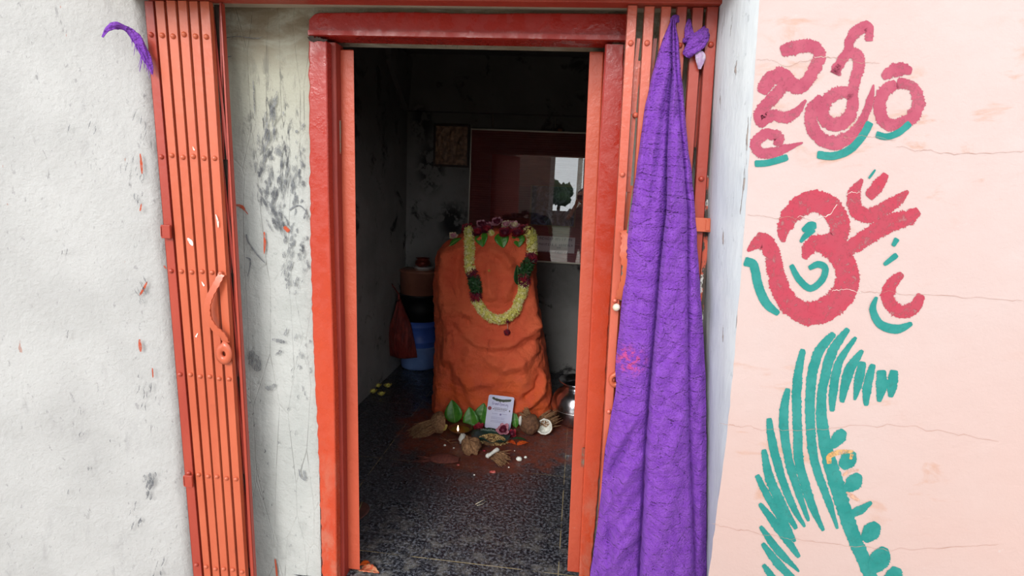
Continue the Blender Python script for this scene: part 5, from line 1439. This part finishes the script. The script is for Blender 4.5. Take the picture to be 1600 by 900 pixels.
# printed card
def card():
    bl, br = PY(757,668,1.44), PY(798,673,1.44); tl, tr_ = PY(765,616,1.50), PY(804,621,1.50)
    bl.z = max(bl.z, .0); 
    r = empty('printed_card', (bl+br)/2, 'white printed card with a small red seal propped upright against the idol', 'card')
    U = ((br-bl)+(tr_-tl))/2; V = ((tl-bl)+(tr_-br))/2; O = bl; Nn = U.cross(V).normalized()
    if Nn.y > 0: Nn = -Nn
    W, Hh = U.length, V.length
    def pt(u, v, o=0): return O+U*u+V*v+Nn*o
    def rnd_rect(mb, u0,u1,v0,v1,o0,o1,rad=.0, mi=0):
        pts = []
        if rad:
            for (cu,cv,a0) in ((u1-rad/W,v1-rad/Hh,0),(u0+rad/W,v1-rad/Hh,90),(u0+rad/W,v0+rad/Hh,180),(u1-rad/W,v0+rad/Hh,270)):
                for k in range(5):
                    a = math.radians(a0+k*22.5); pts.append((cu+rad/W*math.cos(a), cv+rad/Hh*math.sin(a)))
        else: pts = [(u0,v0),(u1,v0),(u1,v1),(u0,v1)]
        n = len(pts); vs = [pt(u,v,o1) for u,v in pts]+[pt(u,v,o0) for u,v in pts]
        mb.add(vs, [tuple(range(n)), tuple(range(2*n-1,n-1,-1))]+[(i,(i+1) % n,n+(i+1) % n,n+i)[::-1] for i in range(n)], mi)
    mb = MB(); rnd_rect(mb, 0,1,0,1,0,.0015,.012); mb.build('card_sheet', plain('lilac_white_card', srgb(208,208,236), .4, 0, srgb(196,200,232), 12), r)
    ink = plain('grey_violet_ink', srgb(120,112,170), .6); inkd = plain('dark_ink', srgb(72,66,84), .6); grn = plain('olive_ornament', srgb(96,104,90), .6); red = plain('red_seal', srgb(150,52,70), .6)
    o1 = .0020
    mb = MB()
    def disc(mb, u, v, r_, asp=1, n=16): mb.add([pt(u+r_/W*math.cos(2*PI*i/n)*asp, v+r_/Hh*math.sin(2*PI*i/n), o1) for i in range(n)], [tuple(range(n))])
    disc(mb, .10, .595, .012); mb.build('seal', red, r)
    # leafy ornament swag along the top
    mb = MB()
    for i in range(34):
        u = .18+.68*i/33; s = abs(u-.52)/.34; v = .90-.045*(1-s*s)+.02*math.sin(i*2.1)
        disc(mb, u, v, random.uniform(.003,.0065), 1.4, 8)
    mb.build('ornament', grn, r)
    # script title, then small ruled lines of print
    def curve_line(mb, pts, w_):
        sp = smoothpath(pts, 6); vs = []
        for i, (u, v) in enumerate(sp):
            u0, v0 = sp[max(0,i-1)]; u1, v1 = sp[min(len(sp)-1,i+1)]; du, dv = (u1-u0)*W, (v1-v0)*Hh; L = math.hypot(du,dv) or 1
            nu_, nv_ = -dv/L*w_/W, du/L*w_/Hh; vs += [pt(u-nu_, v-nv_, o1), pt(u+nu_, v+nv_, o1)]
        mb.add(vs, [(2*i, 2*i+1, 2*i+3, 2*i+2) for i in range(len(sp)-1)])
    mb = MB(); x = .2
    def cur(s, x, v0, h, mb, wd=.0011, step=.052):
        G = {'G':[(.9,.75),(.5,1),(.1,.6),(.3,.05),(.8,.1),(.85,.45),(.5,.45)],'r':[(.1,0),(.25,.5),(.35,.4),(.7,.55)],'a':[(.8,.5),(.3,.5),(.15,.15),(.5,0),(.8,.45),(.9,0)],'n':[(.1,.5),(.2,0),(.4,.5),(.7,.45),(.8,0)],'d':[(.7,.4),(.3,.5),(.1,.1),(.6,.05),(.9,1),(.85,0)],
             'O':[(.5,1),(.1,.6),(.3,0),(.8,.3),(.7,.9),(.4,1)],'p':[(.1,-.4),(.25,.5),(.7,.45),(.7,.05),(.25,.1)],'e':[(.15,.25),(.75,.35),(.5,.55),(.15,.3),(.4,0),(.85,.1)],'i':[(.4,.5),(.5,0),(.7,.1)],'g':[(.75,.5),(.25,.45),(.3,.05),(.75,.2),(.7,-.4),(.3,-.3)]}
        for ch in s:
            if ch == ' ': x += step*.6; continue
            st_ = step*(1.35 if ch.isupper() else 1)
            curve_line(mb, [(x+px_*st_*.9, v0+py_*h) for px_, py_ in G[ch]], wd); x += st_
    cur('Grand Opening', .17, .715, .085, mb, .0010, .048); mb.build('title_script', ink, r)
    mb = MB(); rr_ = random.Random(5)
    def words(v, u0, u1, h):
        u = u0
        while u < u1:
            w1 = rr_.uniform(.02,.05)
            rnd_rect(mb, u, min(u1,u+w1), v, v+h, o1-.0002, o1); u += w1+.014
    words(.62,.26,.80,.014); words(.575,.22,.78,.024); words(.535,.30,.72,.010)
    rnd_rect(mb, .86,.90,.545,.60,o1-.0002,o1)
    mb.build('print_lines', inkd, r)
    mb = MB()
    words(.445,.22,.44,.010); words(.455,.60,.80,.010); disc(mb, .55, .44, .006)
    for v in (.34,.30,.24,.20): words(v,.2,.72,.009)
    mb.build('fine_print', ink, r)
card()
# grain in a dark green leaf plate
gp = PZ(764, 695); gc = gp+Vector((0,.06,0))
pl = empty('leaf_plate', gc, 'dark green printed packet opened flat with grain spilling on it, in front of the card', 'packet')
def sheet(name, c, rx, ry, mat, parent, z0=.004, lift=.02, seed=0, rot=0):
    vs = []; n, m = 40, 8
    for i in range(m+1):
        for j in range(n):
            th = 2*PI*j/n; q = i/m; rq = (1/max(abs(math.cos(th)),abs(math.sin(th))))**.5
            x, y = rx*q*rq*math.cos(th), ry*q*rq*math.sin(th); x, y = x*math.cos(rot)-y*math.sin(rot), x*math.sin(rot)+y*math.cos(rot)
            vs.append(Vector((c.x+x, c.y+y, z0+lift*q**3*(1+.6*noise.noise(Vector((math.cos(th)*2, math.sin(th)*2, seed)))))))
    fs = [(i*n+j, (i+1)*n+j, (i+1)*n+(j+1) % n, i*n+(j+1) % n) for i in range(m) for j in range(n)]
    o = link(name, vs, fs, mat, parent); mo = o.modifiers.new('th','SOLIDIFY'); mo.thickness = .0015; return o
sheet('sheet', gc, .115, .085, plain('dark_green_foil', srgb(22,50,44), .4, 0, srgb(30,66,56), 30), pl, lift=.035, rot=-.1)
mb = MB()
for i in range(14):
    a = gc+Vector((lerp(-.07,.035,i/13), .062+.003*math.sin(i), .030)); h = random.uniform(.010,.016); w_ = .003
    mb.box(a.x, a.x+w_, a.y-.002, a.y, a.z, a.z+h)
    if i % 2: mb.box(a.x, a.x+.007, a.y-.002, a.y, a.z+h-.002, a.z+h)
mb.build('pack_lettering', plain('pale_pack_print', srgb(150,170,160), .5), pl)
M['grain'] = plain('paddy_grain', srgb(196,164,104), .6, 0, srgb(166,128,74), 200)
mb = MB(); rg = random.Random(2)
mb.lathe([(.001,.034),(.03,.030),(.055,.016),(.07,.005)], gc+Vector((.012,-.015,.004)), 28, 0, .3)
for i in range(520):
    a = rg.random()*2*PI; q = math.sqrt(rg.random())*.085; x, y = gc.x+.012+q*math.cos(a)*1.15, gc.y-.015+q*math.sin(a)*.75
    z = .008+.034*max(0, 1-(q/.08)**2); d = Vector((rg.uniform(-1,1), rg.uniform(-1,1), rg.uniform(-.3,.5))).normalized()*rg.uniform(.006,.0095); c = Vector((x,y,z))
    s_ = d.cross(Vector((0,0,1))).normalized()*.0028; u_ = d.cross(s_).normalized()*.0024
    mb.add([c-d, c+s_, c+u_, c-s_, c-u_, c+d], [(0,1,2),(0,2,3),(0,3,4),(0,4,1),(5,2,1),(5,3,2),(5,4,3),(5,1,4)], rg.choice((1,1,2)))
o = mb.build('paddy_grain', [plain('husk_dust', srgb(120,88,58), .9, 0, srgb(92,64,42), 60), M['grain'], plain('pale_grain', srgb(226,200,140), .6)], None, False, gc); tag(o, 'heap of pale husked grain lying on the dark green packet', 'grain', kind='stuff')
leafobj('dry_leaf', PZ(728,690,.02), PZ(752,705,.006), .06, (0,-.3,1), plain('dry_brown_leaf', srgb(122,88,60), .8, 0, srgb(96,66,46), 40), 'dry brown leaf curled at the left rim of the grain heap', 'leaf', curl=.3)
# blossoms and petals around
def fl(name, px, py, z, r, mats, lab, ax=(0,-.7,.7), n=14): 
    return rose(name, PZ(px, py, z), r, Vector(ax), [M[m] for m in mats], lab, 'flower', None, n)
fl('open_flower', 786, 672, .055, .042, ['pinkp','maroon'], 'pink and white streaked flower at the lower right corner of the card')
fl('rose', 800, 678, .03, .030, ['redfl','maroon'], 'small crimson flower between the card and the brown coconut')
fl('rose', 748, 668, .03, .034, ['redfl','redfl'], 'flat bright red flower left of the card bottom', (0,-.5,.9))
M['oranget'] = plain('orange_petals', srgb(222,96,26), .6, 0, srgb(200,70,24), 60)
fl('marigold', 697, 652, .03, .030, ['oranget','oranget'], 'orange flower at the foot of the idol beside the left coconut')
G4 = 'fallen orange petals on the floor'
for (x, y, x2, y2, w, m, lab) in ((791,688,806,693,.045,'oranget','orange petal lying right of the grain heap'), (808,694,826,690,.045,'oranget','orange petal below the brown coconut'), (800,684,822,686,.03,'greenfl','withered green leaf among the orange petals')):
    leafobj('fallen_petal', PZ(x,y,.006), PZ(x2,y2,.010), w, (0,0,1), M[m], lab, 'petal', G4, .15, False)
# white crumbs
def crumb(px, py, r, lab, name='coconut_crumb', mat='flesh', sc_=(1,.8,.7), grp='white coconut crumbs on the floor', cat='crumb'):
    p = PZ(px, py); mb = MB(); mb.blob(p+Vector((0,0,r*sc_[2]*.9)), r, px % 7, .35, 12, sc_)
    for v in mb.v: v.z = max(v.z, .0006)
    return tag(mb.build(name, M[mat], None, True, p), lab, cat, grp)
crumb(811,720,.018,'largest white coconut crumb on bare floor below the brown coconut')
crumb(821,716,.010,'white crumb just right of the largest crumb')
crumb(655,671,.010,'white crumb alone at the far left of the offerings')
crumb(695,697,.008,'white crumb below the left coconut, nearer the husk')
crumb(709,701,.006,'white crumb left of the brown shell piece')
crumb(741,743,.005,'tiny white crumb in front, nearest the door on the left')
crumb(804,705,.004,'tiny white speck above the largest crumb')
crumb(795,731,.005,'tiny pale speck below the largest crumb')
crumb(740,663,.008,'white stub at the end of the pale stem beside the red flower')
M['redcr'] = plain('red_fruit_skin', srgb(176,60,56), .5, 0, srgb(210,120,110), 60)
crumb(770,739,.014,'red and white onion-like scrap on the dark floor in front', 'onion_scrap', 'redcr', (1.3,.7,.5), None, 'scrap')
crumb(716,727,.008,'small red petal scrap below the brown shell piece', 'red_scrap', 'redcr', (1.2,.8,.4), 'red petal scraps', 'scrap')
crumb(757,705,.010,'red petal scrap just below the grain plate', 'red_scrap', 'redfl', (1.2,.8,.4), 'red petal scraps', 'scrap')
crumb(719,664,.012,'red petal lying in front of the lamp bowl', 'red_scrap', 'redfl', (1.2,.8,.5), 'red petal scraps', 'scrap')
def twig(pts, r, lab, mat=None, name='twig'):
    mb = MB(); P_ = [PZ(x, y, z) for x, y, z in pts]; mb.tube(P_, r, 6)
    return tag(mb.build(name, mat or M['husk'], None, True, P_[0]), lab, 'twig')
twig([(686,685,.006),(700,688,.008),(713,686,.006)], .0016, 'thin pale stalk lying below the left coconut')
twig([(690,682,.004),(704,692,.004),(716,690,.005)], .0014, 'second thin stalk crossing under the lamp')
twig([(676,700,.003),(670,716,.003),(662,722,.003)], .002, 'short stalk at the left edge of the red stain')
twig([(743,788,.003),(752,783,.004),(760,779,.003)], .0018, 'short white straw on the bare granite floor', M['string'])
twig([(745,790,.003),(753,788,.003),(762,782,.003)], .0010, 'fine white fibre beside the straw on bare granite', M['string'])
twig([(664,672,.01),(668,658,.03),(676,656,.05)], .0016, 'thin dry stalk bent upright at the far left')
# yellow flowers by the left wall
G5 = 'yellow blossoms on the floor by the left wall'
for (x, y, r, lab) in ((583,612,.030,'leftmost yellow blossom by the side wall'),(596,616,.028,'yellow blossom in the middle of the cluster by the side wall'),(606,603,.030,'rightmost yellow blossom by the side wall'),(591,603,.026,'rearmost greenish yellow blossom by the side wall')):
    o = rose('yellow_blossom', PZ(x, y, .016), r, Vector((0,-.2,1)), [M['yel'], M['bud']], lab, 'flower', G5, 12)
# brown leaf and scraps near the threshold
leafobj('dry_leaf', PZ(556,812,.004), PZ(566,782,.02), .10, (0,-.2,1), plain('maroon_dry_leaf', srgb(92,52,44), .8, 0, srgb(70,40,36), 30), 'brown dry leaf beside the left door leaf on the floor', 'leaf')
leafobj('fallen_petal', PZ(560,886,.004), PZ(592,892,.012), .05, (0,0,1), plain('pale_orange_petal', srgb(216,160,120), .6, 0, srgb(200,90,60), 60), 'pale orange petal at the foot of the left door leaf', 'petal', rib=False, curl=.2)
leafobj('fallen_petal', PZ(578,878,.004), PZ(562,882,.008), .03, (0,0,1), M['oranget'], 'small red-orange petal touching the pale petal by the left leaf', 'petal', rib=False)
# ceiling cobweb threads
mb = MB(); pts = [PX(590,100,XL+.012), PX(603,120,XL+.02), PX(618,140,XL+.03), PX(628,170,XL+.02)]
mb.tube(pts, .0012, 5); tag(mb.build('hanging_wire', M['pipe'], None, True, pts[0]), 'thin slack wire on the side wall near the ceiling', 'wire')

# ================================================================ the lane outside, seen only in the glass
def person():
    PX0 = -.05
    r = empty('person', (0,-2.30,-.15), 'person in a dark shirt standing in the lane holding up a phone', 'person')
    me = bpy.data.meshes.new('body'); 
    J = {'pelvis':(0,-2.30,.80,.15),'belly':(0,-2.30,1.0,.14),'chest':(0,-2.28,1.2,.155),'neck0':(0,-2.28,1.33,.06),'neck':(0,-2.27,1.40,.052),
         'ls':(-.17,-2.28,1.27,.06),'le':(-.24,-2.16,1.08,.042),'lw':(-.09,-1.99,1.36,.028),'lh':(-.065,-1.965,1.42,.026),
         'rs':(.17,-2.28,1.27,.06),'re':(.24,-2.16,1.08,.042),'rw':(.09,-1.99,1.36,.028),'rh':(.065,-1.965,1.42,.026),
         'lhip':(-.10,-2.30,.74,.10),'lk':(-.11,-2.28,.33,.062),'la':(-.11,-2.30,-.06,.042),'lt':(-.12,-2.16,-.11,.035),
         'rhip':(.10,-2.30,.74,.10),'rk':(.11,-2.28,.33,.062),'ra':(.11,-2.30,-.06,.042),'rt':(.12,-2.16,-.11,.035)}
    E_ = [('pelvis','belly'),('belly','chest'),('chest','neck0'),('neck0','neck'),('chest','ls'),('ls','le'),('le','lw'),('lw','lh'),('chest','rs'),('rs','re'),('re','rw'),('rw','rh'),
          ('pelvis','lhip'),('lhip','lk'),('lk','la'),('la','lt'),('pelvis','rhip'),('rhip','rk'),('rk','ra'),('ra','rt')]
    for sd, s in (('l',-1),('r',1)):
        h = J[sd+'h']
        for k, (dx, dz, L) in enumerate(((-.004,.030,.05),(0,.012,.055),(0,-.006,.052),(.002,-.022,.042))):
            a = f'{sd}f{k}a'; b_ = f'{sd}f{k}b'
            J[a] = (h[0]-s*dx+s*.012, h[1]+.006, h[2]+dz, .009); J[b_] = (h[0]+s*.02-s*L*.5, h[1]+.012, h[2]+dz+.004, .0075); E_ += [(sd+'h', a), (a, b_)]
        J[sd+'t1'] = (h[0]-s*.01, h[1]-.025, h[2]+.03, .010); J[sd+'t2'] = (h[0]-s*.025, h[1]-.012, h[2]+.055, .008); E_ += [(sd+'h', sd+'t1'), (sd+'t1', sd+'t2')]
    names = list(J); off = Vector(r.location)
    me.from_pydata([Vector(J[n][:3])-off for n in names], [(names.index(a), names.index(b_)) for a, b_ in E_], [])
    o = bpy.data.objects.new('body', me); col.objects.link(o); o.parent = r
    o.modifiers.new('skin', 'SKIN'); 
    lay = me.skin_vertices[0] if me.skin_vertices else None
    if lay is None:
        bm = bmesh.new(); bm.from_mesh(me); bm.verts.layers.skin.verify(); bm.to_mesh(me); bm.free(); lay = me.skin_vertices[0]
    for i, n in enumerate(names):
        lay.data[i].radius = (J[n][3],)*2; lay.data[i].use_root = (n == 'pelvis')
    sb = o.modifiers.new('sub', 'SUBSURF'); sb.levels = 2; sb.render_levels = 2
    k = NT('shirt_trousers_and_skin', .8); k.world(); x = k.xyz(); P3 = x
    c = k.mix(k.ramp(x['Z'], .82, .84), srgb(50,52,60), srgb(64,50,48))
    fy = k.math('MULTIPLY', k.ramp(x['Y'], -2.10, -2.08), k.ramp(x['Z'], .9, .95))
    c = k.mix(k.math('MAXIMUM', fy, k.ramp(x['Z'], 1.345, 1.355)), c, srgb(128,84,62)); k.color(c)
    me.materials.append(k.m)
    skin = plain('brown_skin', srgb(128,84,62), .5, 0, srgb(120,76,56), 20)
    vs = []; n, m = 28, 24; hc = Vector((0,-2.26,1.51))
    for i in range(m+1):
        th = PI*i/m
        for j in range(n):
            a = 2*PI*j/n; d = Vector((math.sin(th)*math.sin(a), math.sin(th)*math.cos(a), math.cos(th)))
            w_ = .074*(1-.18*max(0,-d.z)); p = Vector((d.x*w_, d.y*.092, d.z*.115))
            fx = math.exp(-(d.x/.16)**2) if d.y > 0 else 0
            p.y += fx*.020*math.exp(-((d.z+.12)/.13)**2)-fx*.006*math.exp(-((d.z-.12)/.1)**2)+fx*.005*math.exp(-((d.z+.48)/.08)**2)
            for s in (-1,1):
                if d.y > 0: p.y -= .007*math.exp(-((d.x-s*.38)/.14)**2-((d.z-.08)/.1)**2)
            vs.append(hc+p)
    fs = [(i*n+j, (i+1)*n+j, (i+1)*n+(j+1) % n, i*n+(j+1) % n) for i in range(m) for j in range(n)]
    head = link('head', vs, fs, skin, r)
    mb = MB()
    for s in (-1,1): mb.blob(hc+Vector((s*.076,-.005,.0)), .026, 2, .1, 12, (.4,.7,1.2))
    mb.build('ears', skin, head, True)
    for s in (-1,1):
        mb = MB(); mb.blob(hc+Vector((s*.028,.080,.010)), .011, 1, 0, 12); mb.build('eye', plain('eye_white', srgb(225,220,215), .2), head, True)
    mb = MB(); mb.tube([hc+Vector((-.022,.082,-.055)), hc+Vector((0,.092,-.056)), hc+Vector((.022,.082,-.055))], [.003,.006,.003], 8); mb.build('mouth', plain('lips', srgb(130,66,60), .5), head, True)
    vs = [hc+(v-hc)*1.07+Vector((0,-.008,.008)) for v in vs]
    keep = [f for f in fs if all((vs[i]-hc).z > .03-.9*min(0,0)+max(0,(vs[i]-hc).y)*.6 or ((vs[i]-hc).y < -.02 and (vs[i]-hc).z > -.06) for i in f)]
    link('hair', vs, keep, plain('black_hair', srgb(18,16,16), .5, 0, srgb(30,26,24), 60, .002, 120), r)
person()
mb = MB(); mb.box(-.075,.075,-1.932,-1.922,H-.045,H+.033)
o = mb.build('phone', M['blk'], None, False, (0,-1.927,H)); bevel(o, .005); tag(o, 'black phone held up in both hands', 'phone')
# electric pole, trees and a far wall across the lane
mb = MB(); mb.tube([(-.1,-9,-.15),(-.1,-9,7.5)], [.075,.05], 12)
for z in (6.8,6.2): mb.box(-.9,.7,-9.06,-8.94,z,z+.08)
o = mb.build('electric_pole', M['concrete'], None, False, (-.1,-9,-.15)); tag(o, 'concrete electric pole across the lane, mirrored in the glazed board', 'pole')
M['foliage'] = plain('lane_foliage', srgb(52,78,44), .8, 0, srgb(34,56,32), 1.2, .05, 4); M['bark'] = plain('bark', srgb(80,64,50), .9)
for i, (x, y, h, s) in enumerate(((-1.9,-40,2.9,1.3),(-5.0,-38,2.6,1.2),(4.2,-41,3.0,1.4),(-9.5,-39,3.6,1.8),(9.5,-38,3.2,1.6),(.9,-44,2.6,1.2))):
    lab = ['round-crowned tree across the lane, second nearest the pole','low tree left of the pole across the lane','tree right of the pole across the lane','largest tree at the far left across the lane','tree at the far right across the lane','smallest tree standing furthest back behind the pole'][i]
    r = empty('tree', (x,y,-.15), lab, 'tree', 'trees across the lane')
    mb = MB(); mb.tube([(x,y,-.15),(x+.1,y,h*.5),(x,y,h*.75)], [.16,.12,.08], 10); mb.build('trunk', M['bark'], r, True)
    mb = MB()
    for k in range(7):
        a = k*2.4; mb.blob((x+s*.5*math.cos(a)*(k>0), y+s*.4*math.sin(a), h*.75+s*.25*math.sin(k*1.7)), s*random.uniform(.45,.62), k+i, .45, 18, fr=4)
    mb.build('crown', M['foliage'], r, True)
bd_ = empty('added_lane_house', (-3.0,-12,-.15), 'brown house added across the lane, darkening the left of the board reflection', 'house')  # added to keep the left of the board's reflection dark
b = MB(); b.box(-5.0,-1.08,-15,-12,-.15,4.6); b.build('wall', plain('house_brick', srgb(84,60,50), .9, 0, srgb(62,46,40), 6, .004, 20), bd_)
b = MB(); b.box(-5.2,-.98,-15.2,-11.8,4.6,4.75); b.build('roof_slab', M['concrete'], bd_)
b = MB(); b.box(-2.4,-1.5,-12.03,-11.99,-.15,1.9); b.build('house_door', M['dark'], bd_)
b = MB(); b.box(-30,30,-34.2,-34,-.15,.9); struct('wall_lane', b, plain('lane_brick', srgb(92,66,54), .9, 0, srgb(70,52,44), 8), label='low wall across the lane')

# ================================================================ daylight, camera
w = bpy.data.worlds.new('overcast_sky'); sc.world = w; w.use_nodes = True
nt = w.node_tree; bg = nt.nodes['Background']
tc = nt.nodes.new('ShaderNodeTexCoord'); sx = nt.nodes.new('ShaderNodeSeparateXYZ'); nt.links.new(tc.outputs['Generated'], sx.inputs[0])
mr = nt.nodes.new('ShaderNodeMapRange'); nt.links.new(sx.outputs['Z'], mr.inputs['Value'])
mr.inputs['From Min'].default_value = -.02; mr.inputs['From Max'].default_value = .9
mr.inputs['To Min'].default_value = 1.25; mr.inputs['To Max'].default_value = .80
bg.inputs['Color'].default_value = (.92, .97, 1.0, 1)
nt.links.new(mr.outputs[0], bg.inputs['Strength'])
sl = bpy.data.lights.new('veiled_sun', 'SUN'); sl.energy = 1.75; sl.angle = math.radians(30); sl.color = (1, .98, .95)
so = bpy.data.objects.new('veiled_sun', sl); col.objects.link(so)
so.rotation_euler = (Vector((.24, .85, -.40))).to_track_quat('-Z', 'Y').to_euler()

cd = bpy.data.cameras.new('camera'); cd.sensor_width = 36; cd.lens = 36*F/1600; cd.clip_start = .01
co = bpy.data.objects.new('camera', cd); col.objects.link(co)
R3 = Matrix(((AX.x, -AX.y, -AX.z), (AY.x, -AY.y, -AY.z), (AZ.x, -AZ.y, -AZ.z)))
co.matrix_world = Matrix.Translation(CAM) @ R3.to_4x4()
sc.camera = co
sc.view_settings.view_transform = 'Standard'; sc.view_settings.look = 'None'
sc.view_settings.gamma = 1; sc.view_settings.use_curve_mapping = False
sc.view_settings.exposure = 0.94
sc.cycles.max_bounces = 10; sc.cycles.diffuse_bounces = 6; sc.cycles.transparent_max_bounces = 16
sc.cycles.use_denoising = True
